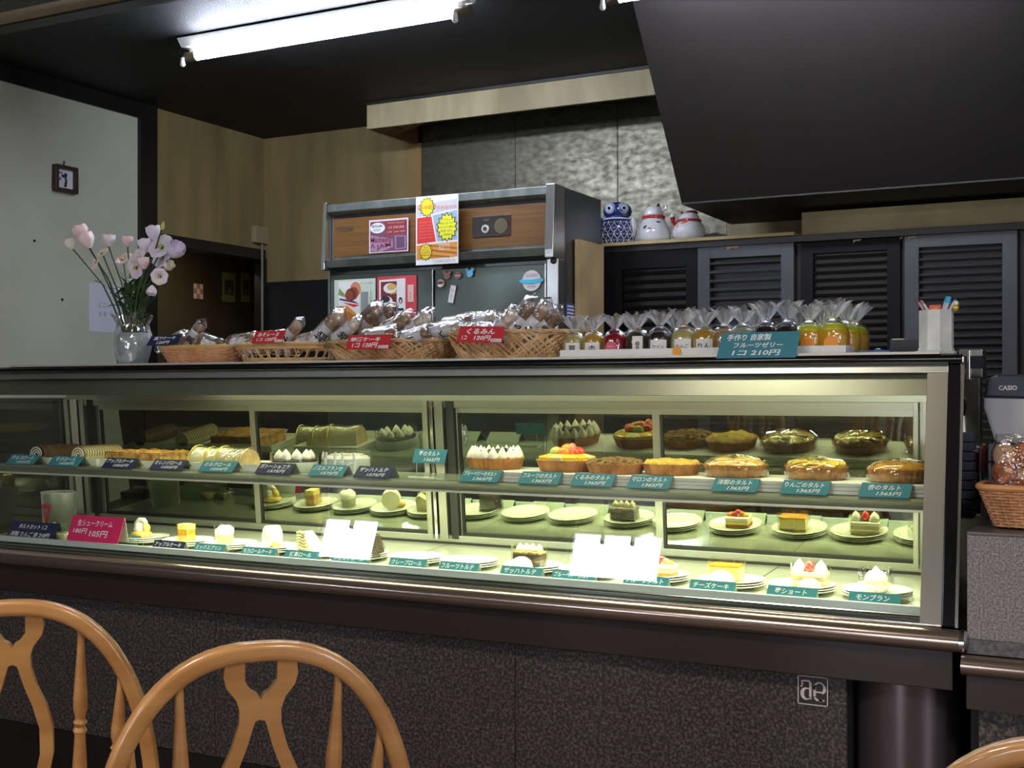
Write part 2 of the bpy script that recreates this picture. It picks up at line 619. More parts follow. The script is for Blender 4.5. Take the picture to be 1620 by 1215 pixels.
def cb(x0, x1, y0, y1, z0, z1):
    """box in case space given in world x, y and camera relative z"""
    return MB().box(x0 - CX0, x1 - CX0, y0 - 2.85, y1 - 2.85, z0 + ZC, z1 + ZC)


YT, ZT, YB, ZB = 2.85, 0.075, 2.739, -0.497      # glass plane top and bottom
def gy(z):
    return YB + (YT - YB) * (z - ZB) / (ZT - ZB)


def slant(x0, x1, z0, z1, t, off=0.0):
    """slab parallel to the sloping front glass, t thick behind offset off"""
    mb = MB()
    mb.prism([(gy(z0) + off - 2.85, z0 + ZC), (gy(z1) + off - 2.85, z1 + ZC), (gy(z1) + off + t - 2.85, z1 + ZC), (gy(z0) + off + t - 2.85, z0 + ZC)],
             x0 - CX0, x1 - CX0, 'YZ')
    return mb


XE = CX1 + 0.03
cb(CX0 - 0.02, XE + 0.0, 2.835, 3.33, 0.068, 0.086).build('top_slab', black_gloss, DC, bevel=0.002)
cb(fx(18, 2.83), fx(1488, 2.83), 2.822, 2.90, 0.086, 0.0925).build('top_trim', M('top_trim', (190, 186, 172), 0.35, 0.4), DC, bevel=0.001)
MB().tube([(0, -0.022, ZC + 0.076), (XE - CX0, -0.022, ZC + 0.076)], 0.009, 12).build('top_edge', black_gloss, DC, smooth=True)
slant(CX0, CX1, 0.046, 0.068, 0.012, -0.004).build('top_rail', steel, DC, bevel=0.001)
slant(CX1 - 0.045, CX1, -0.497, 0.046, 0.01, -0.003).build('end_post', M('post_steel', (136, 130, 118), 0.32, 0.9), DC, bevel=0.001)
slant(CX1, XE, -0.497, 0.086, 0.46, -0.006).build('end_panel', black_gloss, DC, bevel=0.003)
slant(XE - 0.002, XE + 0.004, -0.497, 0.08, 0.006, -0.008).build('end_edge', steel_b, DC)
# front glass
GZ0, GZ1 = -0.497, 0.046
g = MB().add([(CX0 - CX0, gy(GZ0) - 2.85, GZ0 + ZC), (CX1 - 0.045 - CX0, gy(GZ0) - 2.85, GZ0 + ZC),
              (CX1 - 0.045 - CX0, gy(GZ1) - 2.85, GZ1 + ZC), (CX0 - CX0, gy(GZ1) - 2.85, GZ1 + ZC)], [(0, 1, 2, 3)])
g.build('front_glass', pane_mat('front_glass', (0.93, 0.96, 0.92), refl=1.7), DC)
# header panel behind the glass, above the lamps
hz = 0.046
MB().prism([(gy(0.046) + 0.03 - 2.85, 0.046 + ZC), (gy(-0.005) + 0.03 - 2.85, -0.006 + ZC), (gy(-0.005) + 0.16 - 2.85, -0.006 + ZC), (gy(0.046) + 0.16 - 2.85, 0.046 + ZC)],
           0.02, CX1 - 0.01 - CX0, 'YZ').build('header_panel', M('header_steel', (150, 148, 128), 0.28, 0.85, var=(136, 134, 112), vs=3), DC, bevel=0.001)
# inner ceiling
inner = M('inner_steel', (190, 192, 180), 0.3, 0.7, var=(170, 173, 160), vs=4, vscale=(1, 1, 6))
cb(CX0 + 0.02, CX1, 2.95, 3.30, 0.045, 0.066).build('inner_top', inner, DC)
# mid shelf
SX1 = fx(1466, 2.85)
cb(CX0 + 0.03, SX1, 2.845, 3.10, -0.242, -0.236).build('shelf_plate', M('shelf_glass', (180, 190, 170), 0.15, 0.3), DC)
lip = MB().prism([(2.842 - 2.85, ZC - 0.236), (2.835 - 2.85, ZC - 0.243), (2.846 - 2.85, ZC - 0.262), (2.858 - 2.85, ZC - 0.262), (2.858 - 2.85, ZC - 0.236)], 0.03, SX1 - CX0, 'YZ')
lip.build('shelf_front', M('shelf_front', (150, 152, 136), 0.4, 0.6), DC)
cb(CX0 + 0.03, SX1, 2.838, 2.86, -0.267, -0.261).build('shelf_lip', M('lip_white', (205, 205, 190), 0.35, 0.3), DC, bevel=0.001)
cb(SX1, SX1 + 0.012, 2.87, 2.93, -0.262, -0.24).build('shelf_bracket', steel, DC)
# floor of the case, sloping a little to the front
flm = M('case_floor', (205, 208, 190), 0.16, 0.35, var=(190, 193, 176), vs=3)
def czf(y):
    return -0.487 + 0.022 * (y - 2.80) / 0.46
fl = MB().prism([(2.80 - 2.85, ZC + czf(2.80)), (3.265 - 2.85, ZC + czf(3.265)), (3.265 - 2.85, ZC - 0.53), (2.80 - 2.85, ZC - 0.53)], 0.0, CX1 - CX0, 'YZ')
fl.build('case_floor', flm, DC)
for px in (930, 1190, 640, 420):
    x = fx(px, 3.0)
    MB().prism([(2.82 - 2.85, ZC + czf(2.82) + 0.0004), (3.25 - 2.85, ZC + czf(3.25) + 0.0004), (3.25 - 2.85, ZC + czf(3.25) - 0.001), (2.82 - 2.85, ZC + czf(2.82) - 0.001)], x - CX0, x - CX0 + 0.002, 'YZ').build('floor_joint', black_rub, DC)
# bottom front lip (pale) and polished gutter strip
XR = fx(1468, 2.80)
cb(CX0, XR, 2.790, 2.802, -0.488, -0.468).build('floor_lip', M('floor_lip', (196, 206, 206), 0.3, 0.1), DC, bevel=0.001)
cb(CX0, CX1, 2.742, 2.792, -0.505, -0.497).build('gutter', M('gutter', (70, 72, 68), 0.12, 0.9), DC)
cb(CX0 - 0.2, CX1, 2.731, 2.739, -0.503, -0.494).build('glass_edge_glow', steel_b, DC)  # bright strip added to imitate the glow along the bottom glass edge
MB().tube([(0.0, 2.786 - 2.85, ZC - 0.487), (XR - CX0 + 0.02, 2.786 - 2.85, ZC - 0.487)], 0.003, 8).build('lip_strip', steel_b, DC)
# rear sliding doors: frames and mirror like panes, leaning a little
DYB, DYT, DZ0, DZ1 = 3.262, 3.215, -0.465, 0.02
def dy(z):
    return DYB + (DYT - DYB) * (z - DZ0) / (DZ1 - DZ0)
def lean(x0, x1, z0, z1, t, off=0.0):
    return MB().prism([(dy(z0) + off - 2.85, z0 + ZC), (dy(z1) + off - 2.85, z1 + ZC), (dy(z1) + off + t - 2.85, z1 + ZC), (dy(z0) + off + t - 2.85, z0 + ZC)], x0 - CX0, x1 - CX0, 'YZ')
def fxl(px, z=-0.2):
    return fx(px, dy(z))
greyf = M('door_steel', (172, 174, 160), 0.3, 0.85)
mirror = pane_mat('rear_pane', (0.50, 0.54, 0.44), refl=0.5, base=0.34, gcol=(0.80, 0.86, 0.66))
lean(CX0, CX1, -0.024, 0.03, 0.03, -0.02).build('door_head', greyf, DC, bevel=0.001)
lean(CX0, CX1, -0.045, -0.0245, 0.03, 0.0).build('door_track', steel, DC)
lean(CX0, CX1, -0.468, -0.438, 0.04, -0.004).build('door_sill', greyf, DC, bevel=0.001)
lean(CX0, CX1, -0.466, -0.458, 0.002, -0.0075).build('sill_seal', black_rub, DC)
xl, xm0, xm1, xr = fxl(112), fxl(676), fxl(722), fxl(1462)
spans = [(fxl(150), fxl(408), 0.012), (fxl(398), xm0 + 0.01, 0.0), (xm1 - 0.02, fxl(1047), 0.012), (fxl(1034), xr, 0.0)]
for a, b, off in spans:
    d = lean(a, a + 0.022, -0.438, -0.045, 0.012, off).build('rear_door', greyf, DC, bevel=0.001)
    lean(b - 0.022, b, -0.438, -0.045, 0.012, off).build('stile', greyf, d, bevel=0.001)
    lean(a + 0.022, b - 0.022, -0.438, -0.428, 0.012, off).build('bottom_seal', black_rub, d)
    lean(a + 0.022, b - 0.022, -0.060, -0.045, 0.012, off).build('top_edge', greyf, d)
    lean(a + 0.022, a + 0.03, -0.428, -0.06, 0.010, off + 0.001).build('side_seal', black_rub, d)
    q = [(a + 0.02, -0.43), (b - 0.02, -0.43), (b - 0.02, -0.055), (a + 0.02, -0.055)]
    MB().add([(x - CX0, dy(z) + off + 0.006 - 2.85, z + ZC) for x, z in q], [(0, 1, 2, 3)]).build('pane', mirror, d)
# middle and end pillars
for px, wpx, mt in ((676, 8, greyf), (686, 6, steel_b), (694, 14, steel), (709, 14, black_rub), (110, 8, greyf), (120, 12, steel_b), (134, 7, greyf), (143, 10, black_rub), (1462, 8, greyf), (1474, 8, black_rub), (1484, 10, greyf)):
    a = fxl(px)
    b = fxl(px + wpx - 1.5)
    lean(a, b, -0.45, -0.022, 0.02, -0.014 if mt is not black_rub else -0.004).build('pillar', mt, DC, bevel=0.001)
# left end glass
MB().add([(0.01, gy(GZ0) - 2.85, GZ0 + ZC), (0.01, 3.26 - 2.85, GZ0 + ZC), (0.01, 3.22 - 2.85, GZ1 + ZC), (0.01, gy(GZ1) - 2.85, GZ1 + ZC)], [(0, 1, 2, 3)]).build('end_glass', pane_mat('front_glass'), DC)
# body below: bumper rail, apron, granite, kick board, corner column
BX1 = fx(1527, 2.70)
bump_m = M('bumper_steel', (168, 150, 138), 0.2, 0.85)
MB().tube([(-0.3, 2.715 - 2.85, ZC - 0.522), (BX1 - CX0 - 0.012, 2.715 - 2.85, ZC - 0.522)], 0.0235, 20).build('bumper_rail', bump_m, DC, smooth=True)
MB().tube([(BX1 - CX0 - 0.012, 2.715 - 2.85, ZC - 0.522), (BX1 - CX0 - 0.002, 2.715 - 2.85, ZC - 0.522), (BX1 - CX0 + 0.003, 2.715 - 2.85, ZC - 0.522)], [0.0245, 0.0245, 0.019], 20).build('rail_cap', M('chrome', (225, 225, 230), 0.06, 1.0), DC, smooth=True)
cb(CX0 - 0.3, CX1 + 0.03, 2.72, 2.80, -0.53, -0.505).build('rail_back', M('brown_black', (30, 22, 20), 0.3), DC)
cb(CX0 - 0.3, fx(1508, 2.74), 2.735, 3.3, -0.632, -0.53).build('apron', M('apron_brown', (42, 30, 27), 0.4), DC, bevel=0.002)
gx = [CX0 - 0.3, fx(-140, 2.79), fx(340, 2.79), fx(815, 2.79), fx(1340, 2.79)]
gp = []
for a, b in zip(gx[:-1], gx[1:]):
    gp.append(cb(a + 0.001, b - 0.001, 2.79, 2.81, -1.07, -0.632).build('granite_panel', granite, DC, bevel=0.001))
cb(CX0 - 0.3, fx(1345, 2.8), 2.812, 3.28, -1.2, -0.632).build('base_body', dark_m, DC)
cb(CX0 - 0.3, fx(1345, 2.8), 2.80, 2.83, -1.25, -1.07).build('kick_board', blackwood, DC)
cx_, cr = (fx(1340, 2.80) + fx(1520, 2.86)) / 2, 0.118
MB().tube([(cx_ - CX0, 2.90 - 2.85, 0.0), (cx_ - CX0, 2.90 - 2.85, ZC - 0.632)], cr, 40).build('corner_column', M('column_metal', (116, 108, 112), 0.27, 0.8), DC, smooth=True)
bpy.context.view_layer.update()
for o_ in DC.children_recursive:        # the right end of the case tapers inwards to the rear
    for v_ in o_.data.vertices:
        X_, Y_ = v_.co.x + CX0, v_.co.y + 2.85
        if X_ > -0.48 and Y_ > 2.84 and v_.co.z > ZC - 0.55:
            v_.co.x -= 0.07 * min(1.0, (Y_ - 2.84) / 0.46)
# logo plate on the granite
lp = at(1262, 1113, 2.786)
lq = at(1310, 1073, 2.786)
lw, lh = lq.x - lp.x, lq.z - lp.z + 0.001
mt = frame_mtx((lp.x - CX0, 2.788 - 2.85, lp.z), (1, 0, 0), (0, 0, 1))
lg = MB().box(0, lw, 0, lh, 0, 0.0015, mt).build('logo_plate', M('logo_dark', (40, 32, 34), 0.4), DC)
lt = M('logo_silver', (214, 200, 198), 0.5, 0.0)
fr = MB()
e = 0.0022
for q in ((0, lw, 0, e), (0, lw, lh - e, lh), (0, e, 0, lh), (lw - e, lw, 0, lh)):
    fr.box(q[0], q[1], q[2], q[3], 0.0015, 0.003, mt)
fr.build('logo_border', lt, lg)
def lpath(pts, wd):
    mb = MB()
    P = [mt @ Vector((lw * a, lh * b, 0.0024)) for a, b in pts]
    mb.tube(P, wd, 6, sq=(1, 0.3), up=(0, 0, 1))
    return mb
def strokes(lst):
    mb = MB()
    for pts, wd in lst:
        P = [(lw * a, lh * b) for a, b in pts]
        W = wd if isinstance(wd, (list, tuple)) else [wd] * len(P)
        L, R = [], []
        for i, p in enumerate(P):
            q0, q1 = P[max(0, i - 1)], P[min(len(P) - 1, i + 1)]
            dx, dz = q1[0] - q0[0], q1[1] - q0[1]
            l = math.hypot(dx, dz) or 1
            nx, nz = -dz / l * W[i] * lh * .62, dx / l * W[i] * lh * .62
            L.append(mt @ Vector((p[0] + nx, p[1] + nz, 0.0026)))
            R.append(mt @ Vector((p[0] - nx, p[1] - nz, 0.0026)))
        n = len(P)
        mb.add(L + R, [(i, i + 1, n + i + 1, n + i) for i in range(n - 1)])
    return mb
def arc(cx, cy, rx, ry, a0, a1, n=10):
    return [(cx + rx * cos(radians(a0 + (a1 - a0) * k / n)), cy + ry * sin(radians(a0 + (a1 - a0) * k / n))) for k in range(n + 1)]
strokes([([(0.12, 0.80), (0.25, 0.82), (0.38, 0.82), (0.42, 0.76), (0.42, 0.2)], [0.05, 0.045, 0.05, 0.07, 0.07]),
         (arc(0.30, 0.38, 0.15, 0.19, 60, 330), [0.03, 0.04, 0.06, 0.09, 0.10, 0.10, 0.09, 0.06, 0.04, 0.03, 0.03]),
         ([(0.12, 0.60), (0.16, 0.72), (0.14, 0.80)], 0.05),
         ([(0.56, 0.70), (0.56, 0.28)], 0.07),
         (arc(0.72, 0.60, 0.17, 0.20, -60, 200), [0.04, 0.08, 0.09, 0.07, 0.04, 0.035, 0.035, 0.04, 0.05, 0.06, 0.05]),
         ([(0.58, 0.47), (0.82, 0.47)], 0.04),
         (arc(0.74, 0.32, 0.18, 0.14, 180, 300), 0.06), ([(0.68, 0.18), (0.88, 0.20)], 0.05)]).build('logo_mark', lt, lg)

# ================================================================== on the left wall
# small framed photo
a = at_x(82, 302, WX); b = at_x(117, 256, WX)
W_, H_ = b.y - a.y, 0.118
fr = thing('picture_frame', 'small dark wooden frame with a black and white picture on the plaster wall', 'picture', (WX, (a.y + b.y) / 2, a.z))
mtx = frame_mtx((0.0, -W_ / 2, 0.0), (0, 1, 0), (0, 0, 1))
wf = M('dark_brown_wood', (58, 38, 30), 0.4)
m = MB()
bw = 0.016
for q in ((0, W_, 0, bw), (0, W_, H_ - bw, H_), (0, bw, bw, H_ - bw), (W_ - bw, W_, bw, H_ - bw)):
    m.box(q[0], q[1], q[2], q[3], 0.0, 0.028, mtx)
m.build('frame', wf, fr, bevel=0.002)
ink = M('ink_black', (28, 28, 32), 0.7)
grey = M('print_grey', (120, 120, 125), 0.7)
mt2 = mtx @ Matrix.Translation((bw, bw, 0.01))
sheet(fr, mt2, W_ - 2 * bw, H_ - 2 * bw, M('photo_white', (215, 215, 220), 0.5),
      [(ink, [(.45, .1), (.62, .12), (.66, .4), (.6, .62), (.5, .6), (.52, .4)]), (ink, ell(.56, .72, .1, .12, 10)), (ink, [(.3, .62), (.5, .55), (.48, .72), (.32, .74)]),
       (grey, ell(.25, .8, .12, .06, 8)), (grey, ell(.22, .5, .08, .1, 8))], 'picture')
MB().tube([(0.004, 0, H_), (0.006, 0, H_ + 0.012), (0.004, 0.006, H_ + 0.018), (0.004, 0, H_ + 0.022)], 0.0025, 6).build('hook', black_rub, fr)
# note paper pinned on the wall
a = at_x(140, 524, WX); b = at_x(184, 455, WX)
nt_ = thing('wall_note', 'sheet of white note paper with handwriting taped to the wall behind the vase', 'note', (WX, a.y, a.z))
mtx = frame_mtx((0.002, 0, 0), (0, 1, 0), (0, 0, 1))
sheet(nt_, mtx, 0.21, b.z - a.z + 0.01, M('note_paper', (205, 208, 220), 0.8))
text('ミニ\nメモ', 0.03, grey, nt_, mtx @ Matrix.Translation((0.08, 0.10, 0.0012)), lh=1.4)
for px, py in ((54, 381), (98, 474)):
    p = at_x(px, py, WX)
    tag(MB().tube([(0, 0, 0), (0.004, 0, 0)], 0.006, 8).build('nail_head', black_rub, loc=p), 'tiny %s nail hole mark on the plaster wall' % ('upper black' if py < 400 else 'lower brown'), 'nail')
# switch box and cable in the corner
p = at_x(413, 373, WX)
sb = thing('switch_box', 'small beige switch box in the corner of the plywood walls', 'switch', (WX, p.y - 0.02, p.z))
MB().box(0, 0.03, -0.06, 0.06, -0.045, 0.045).build('box', M('beige_plastic', (150, 140, 108), 0.5), sb, bevel=0.003)
MB().tube([(0.015, 0.01, -0.045), (0.015, 0.012, -0.3), (0.02, 0.008, -0.75)], 0.006, 8).build('cable', M('grey_cable', (130, 128, 118), 0.5), sb, smooth=True)
# pictures in the alcove
AX = WX - 0.6
for (x0, y0, x1, y1), lab, shp in (((305, 472, 320, 450), 'little pink and white checked card in the dark alcove', 'check'),
                                   ((350, 477, 371, 433), 'greenish framed picture, left one of two in the dark alcove', 'pic'),
                                   ((380, 477, 394, 433), 'greenish framed picture, right one of two in the dark alcove', 'pic')):
    a, b = at_x(x0, y0, AX), at_x(x1, y1, AX)
    t_ = thing('wall_picture' if shp == 'pic' else 'checked_card', lab, 'picture' if shp == 'pic' else 'card', (AX, a.y, a.z))
    mtx = frame_mtx((0.006, 0, 0), (0, 1, 0), (0, 0, 1))
    if shp == 'pic':
        sheet(t_, mtx, b.y - a.y, b.z - a.z, M('green_mount', (128, 128, 84), 0.6), [(M('pic_dark', (60, 62, 48), 0.6), [(.2, .25), (.9, .25), (.9, .75), (.2, .75)]), (M('pic_mid', (100, 102, 76), 0.6), [(.25, .3), (.85, .3), (.6, .5)])], 'picture')
    else:
        pk = M('print_pink', (190, 120, 110), 0.7)
        sheet(t_, mtx, b.y - a.y, b.z - a.z, M('card_cream', (225, 205, 190), 0.7), [(pk, [(i / 3, j / 3), (i / 3 + .33, j / 3), (i / 3 + .33, j / 3 + .33), (i / 3, j / 3 + .33)]) for i in range(3) for j in range(3) if (i + j) % 2])

# ================================================================== fridge
FX0, FX1, FYF = fx(519, 4.2), fx(884, 4.2), 4.2
fz1 = ZC + 0.79
fg = thing('upright_fridge', 'tall steel commercial fridge with brown wood-look header and posters', 'fridge', ((FX0 + FX1) / 2, FYF, 0))
hw = (FX1 - FX0) / 2
fst = M('fridge_steel', (140, 146, 142), 0.35, 0.8, var=(118, 124, 120), vs=3, vscale=(6, 6, 1), bump=0.03)
fdk = M('fridge_door', (104, 114, 106), 0.30, 0.55, var=(92, 101, 94), vs=2, rvar=0.05)
MB().box(-hw, hw, 0.05, 0.405, 0.1, fz1).build('cabinet', M('fridge_side', (96, 98, 98), 0.3, 0.75), fg, bevel=0.004)
hb = ZC + 0.512
# header: steel frame around a wood-look panel leaning back
MB().prism([(0.05, hb), (-0.035, hb + 0.01), (-0.045, hb + 0.04), (0.0, hb + 0.045), (0.0, fz1 - 0.05), (-0.03, fz1 - 0.035), (-0.03, fz1 - 0.005), (0.05, fz1)], -hw + 0.02, hw - 0.035, 'YZ').build('header_frame', fst, fg, bevel=0.001)
MB().box(-hw + 0.03, hw - 0.045, -0.004, 0.0, hb + 0.055, fz1 - 0.062).build('header_panel', M('wood_look', (112, 76, 30), 0.45, var=(92, 60, 22), vs=4, vscale=(1, 1, 30)), fg, bevel=0.0005)
MB().box(-hw + 0.03, hw - 0.045, -0.003, 0.001, fz1 - 0.062, fz1 - 0.05).build('header_shadow_gap', M('slot_blue', (36, 40, 46), 0.4), fg)
for s in (-1, 1):
    wd = 0.018 if s < 0 else 0.036
    x = -hw if s < 0 else hw - 0.036
    MB().prism([(0.06, hb), (-0.05, hb), (-0.05, hb + 0.03), (-0.035, fz1 + 0.002), (0.06, fz1 + 0.002)], x, x + wd, 'YZ').build('header_cheek', M('cheek_steel', (190, 192, 188), 0.22, 0.9), fg, bevel=0.002)
# control window
c0, c1 = at(748, 376, 4.195), at(808, 337, 4.195)
ox = (FX0 + FX1) / 2
cp = MB().box(c0.x - ox, c1.x - ox, -0.008, -0.003, c0.z, c1.z - 0.006)
cpo = cp.build('control_window', M('control_black', (40, 30, 24), 0.25), fg, bevel=0.001)
cw, ch = c1.x - c0.x, c1.z - c0.z
def disc(cx, cz, r, y0, y1, mat, name, par, n=20):
    return MB().tube([(c0.x - ox + cx * cw, y0, c0.z + cz * ch), (c0.x - ox + cx * cw, y1, c0.z + cz * ch)], r, n).build(name, mat, par, smooth=True)
disc(.36, .35, .016, -0.008, -0.016, M('knob_white', (190, 188, 178), 0.4), 'control_knob', cpo)
disc(.36, .35, .008, -0.016, -0.019, M('knob_dark', (50, 45, 40), 0.4), 'knob_centre', cpo)
disc(.76, .45, .030, -0.008, -0.011, M('dial', (84, 76, 52), 0.4), 'thermometer_dial', cpo)
text('TEMP', 0.012, grey, cpo, frame_mtx((c0.x - ox + cw * .36, -0.0085, c0.z + ch * .75), (1, 0, 0), (0, 0, 1)))
text('FUKUSHIMA', 0.022, M('badge_dark', (60, 52, 48), 0.5), fg, frame_mtx((at(546, 363, 4.195).x - ox, -0.0048, at(546, 363, 4.195).z), (1, 0, 0), (0, 0, 1)), bold=0.0008, name='badge_lettering', fit=(0.085, 0.02, 1))
# doors
dtop = ZC + 0.495
xm = fx(684, 4.19) - ox
for a_, b_ in ((-hw + 0.012, xm - 0.003), (xm + 0.006, hw - 0.055)):
    dd = MB().box(a_, b_, 0.0, 0.05, ZC - 0.3, dtop).build('door', fdk, fg, bevel=0.003)
    MB().box(b_ - 0.003, b_ + 0.001, -0.002, 0.0, ZC - 0.3, dtop).build('door_edge', steel_b, dd)
MB().box(hw - 0.05, hw, -0.004, 0.05, 0.1, hb).build('right_stile', M('cheek_steel'), fg, bevel=0.003)
MB().box(-hw, -hw + 0.01, 0.0, 0.05, 0.1, hb).build('left_stile', fst, fg)
MB().box(-hw + 0.012, hw - 0.055, 0.02, 0.05, 0.1, ZC - 0.31).build('lower_door', fdk, fg, bevel=0.003)
for sx in (-1, 1):
    for sy in (0.12, 0.36):
        MB().tube([(sx * (hw - 0.06), sy, 0), (sx * (hw - 0.06), sy, 0.1)], 0.02, 10).build('foot', steel, fg)
k0 = MB().box(xm - 0.05, xm - 0.03, -0.03, 0.0, ZC - 0.28, ZC - 0.12).build('handle', steel_b, fg, bevel=0.004)
sp = at(889, 416, 4.2)
MB().ball((hw - 0.02, -0.006, hb - 0.01), 0.012).build('hinge', M('hinge_dark', (60, 58, 55), 0.4), fg, smooth=True)


def on_fridge(name, label, cat, px0, py1, px1, py0, y=4.193):
    """sheet fastener frame: (px0,py1) lower left, (px1,py0) upper right corner"""
    a, b = at(px0, py1, y), at(px1, py0, y)
    hgt = at(px0, py0 + (py1 - py0) * 0, y).z - a.z
    t_ = thing(name, label, cat, (a.x, y, a.z))
    return t_, b.x - a.x, b.z - a.z, frame_mtx((0, 0, 0), (1, 0, 0), (0, 0, 1))


C = lambda n, rgb=None: M(n, rgb, 0.75)
# violet flyer
t_, w_, h_, mx = on_fridge('flyer', 'violet and maroon flyer with white oval and block letters on the fridge header', 'poster', 584, 401, 646, 344, 4.185)
sheet(t_, mx, w_, h_, C('pr_cream', (215, 200, 205)), [
    (C('pr_violet', (108, 62, 84)), [(.03, .03), (.97, .03), (.97, .95), (.03, .95)]),
    (C('pr_maroon', (136, 40, 44)), [(.45, .5), (.96, .55), (.96, .93), (.42, .93)]),
    (C('pr_white', (225, 222, 222)), ell(.22, .75, .19, .16)),
    (C('pr_lilac', (150, 118, 148)), [(.67, .07), (.94, .09), (.94, .47), (.66, .49)]),
    (C('pr_violet2', (92, 60, 88)), [(.70, .10), (.91, .12), (.91, .44), (.70, .46)]),
    (C('pr_lilac'), [(.04, .06), (.32, .03), (.62, .16), (.60, .4), (.04, .54)]),
])
tm = C('pr_text_maroon', (130, 36, 50))
text('Michaels', .1, tm, t_, mx @ Matrix.Translation((w_ * .31, h_ * .40, .0022)), fit=(w_ * .54, h_ * .17, 1), bold=.0015)
text('JAM', .1, tm, t_, mx @ Matrix.Translation((w_ * .38, h_ * .19, .0022)) @ Matrix.Rotation(radians(8), 4, 'Z'), fit=(w_ * .38, h_ * .18, 1), bold=.002)
text('A', .1, tm, t_, mx @ Matrix.Translation((w_ * .10, h_ * .22, .0022)), fit=(w_ * .11, h_ * .12, 1), bold=.002)
text('MORAUMA\n& PLAY', .1, C('pr_text_grey', (80, 90, 100)), t_, mx @ Matrix.Translation((w_ * .22, h_ * .75, .0022)), fit=(w_ * .27, h_ * .20, 1), bold=.001)
text('11/5 19:00 20:00', .1, C('pr_cream'), t_, mx @ Matrix.Translation((w_ * .70, h_ * .74, .0022)), fit=(w_ * .4, h_ * .07, 1))
text('LIVE - open 18:30', .1, C('pr_cream'), t_, mx @ Matrix.Translation((w_ * .70, h_ * .60, .0022)), fit=(w_ * .44, h_ * .05, 1))
text('MUSIC NIGHT', .1, C('pr_pinkish', (190, 130, 125)), t_, mx @ Matrix.Translation((w_ * .70, h_ * .87, .0022)), fit=(w_ * .42, h_ * .06, 1))
# comic style poster
t_, w_, h_, mx = on_fridge('poster', 'bright comic-style poster with yellow bursts hanging over the fridge header', 'poster', 658, 420, 725, 306, 4.14)
yl, bl = C('pr_yellow', (226, 222, 30)), C('pr_black', (40, 36, 40))
sheet(t_, mx, w_, h_, C('pr_white'), [
    (C('pr_palelilac', (192, 188, 210)), [(.02, .70), (.98, .79), (.98, .93), (.02, .88)]),
    (C('pr_red', (200, 44, 40)), [(.03, .31), (.48, .33), (.37, .70), (.03, .69)]),
    (C('pr_blue', (146, 168, 190)), [(.51, .33), (.98, .34), (.98, .77), (.40, .71)]),
    (C('pr_orange', (206, 138, 50)), [(.02, .08), (.98, .10), (.98, .31), (.02, .29)]),
    (C('pr_brown', (150, 92, 30)), [(.3, .20), (.98, .13), (.98, .16), (.3, .23)]), (C('pr_brown'), [(.3, .12), (.8, .09), (.8, .11), (.3, .15)]),
    (C('pr_brown'), [(.3, .27), (.98, .20), (.98, .23), (.3, .29)]),
    (bl, star(.27, .84, .19, .15)), (yl, star(.27, .84, .165, .135)),
    (bl, star(.74, .53, .26, .22)), (yl, star(.74, .53, .23, .20)),
    (bl, star(.24, .19, .17, .135)), (C('pr_yellow2', (228, 196, 40)), star(.24, .19, .15, .12)),
], 'poster_sheet')
text('まちの音楽', .1, C('pr_orange2', (222, 150, 60)), t_, mx @ Matrix.Translation((w_ * .26, h_ * .84, .0032)), fit=(w_ * .46, h_ * .07, 1), bold=.003)
text('うたまつり', .1, C('pr_orange2'), t_, mx @ Matrix.Translation((w_ * .74, h_ * .82, .0032)), fit=(w_ * .46, h_ * .055, 1), bold=.003)
for i, s in enumerate(('おたのしみ', '音楽と食べもの', 'みんなで集合', '雨天 決行', '入場無料')):
    text(s, .1, C('pr_text_grey'), t_, mx @ Matrix.Translation((w_ * .74, h_ * (.64 - .055 * i), .0032)), fit=(w_ * (.34 - .05 * (i in (0, 3, 4))), h_ * .032, 1))
for i in range(6):
    text('ご来場のみなさまへ お知らせ', .1, C('pr_pinkish'), t_, mx @ Matrix.Translation((w_ * .23, h_ * (.62 - .045 * i), .0032)), fit=(w_ * .34, h_ * .02, 1))
for i, s in enumerate(('本日', '午後から夜まで', '屋台 雑貨 遊び', '開催決定')):
    text(s, .1, bl, t_, mx @ Matrix.Translation((w_ * .24, h_ * (.25 - .037 * i), .0032)), fit=(w_ * (.1 if i == 0 else .22), h_ * .022, 1))
for i, s in enumerate(('出演者募集', '受付中です', 'お気軽にどうぞ')):
    text(s, .1, C('pr_white'), t_, mx @ Matrix.Translation((w_ * .68, h_ * (.28 - .035 * i), .0032)), fit=(w_ * .26, h_ * .026, 1))
text('詳しくは お店の人まで おたずねください\nみなさまの お越しを お待ちしています', .1, bl, t_, mx @ Matrix.Translation((w_ * .68, h_ * .045, .0032)), fit=(w_ * .54, h_ * .045, 1))
# magazine page
t_, w_, h_, mx = on_fridge('magazine_page', 'pale green magazine page with a sliced brown roll picture on the fridge door', 'poster', 529, 522, 594, 440)
sheet(t_, mx, w_, h_, C('pr_palegreen', (196, 206, 190)), [
    (C('pr_white'), [(.10, .0), (.62, .0), (.62, .96), (.10, .96)]),
    (C('pr_green', (128, 150, 80)), [(.10, .70), (.35, .62), (.12, .84)]),
    (C('pr_navy', (50, 50, 120)), [(.11, .60), (.62, .50), (.5, .56), (.15, .63)]),
    (C('pr_red'), [(.2, .55), (.62, .48), (.48, .44)]),
    (C('pr_bread', (196, 124, 96)), ell(.52, .80, .13, .15)),
    (C('pr_bread2', (140, 66, 44)), ell(.47, .72, .12, .13)), (C('pr_bread3', (110, 44, 34)), ell(.40, .69, .13, .13)), (C('pr_bread2'), ell(.37, .68, .10, .10)),
    (C('pr_orange'), [(.11, .0), (.5, .0), (.60, .12), (.58, .28), (.34, .47), (.11, .48)]),
    (C('pr_orange3', (180, 96, 30)), [(.2, .1), (.5, .08), (.55, .26), (.34, .36), (.22, .28)]),
])
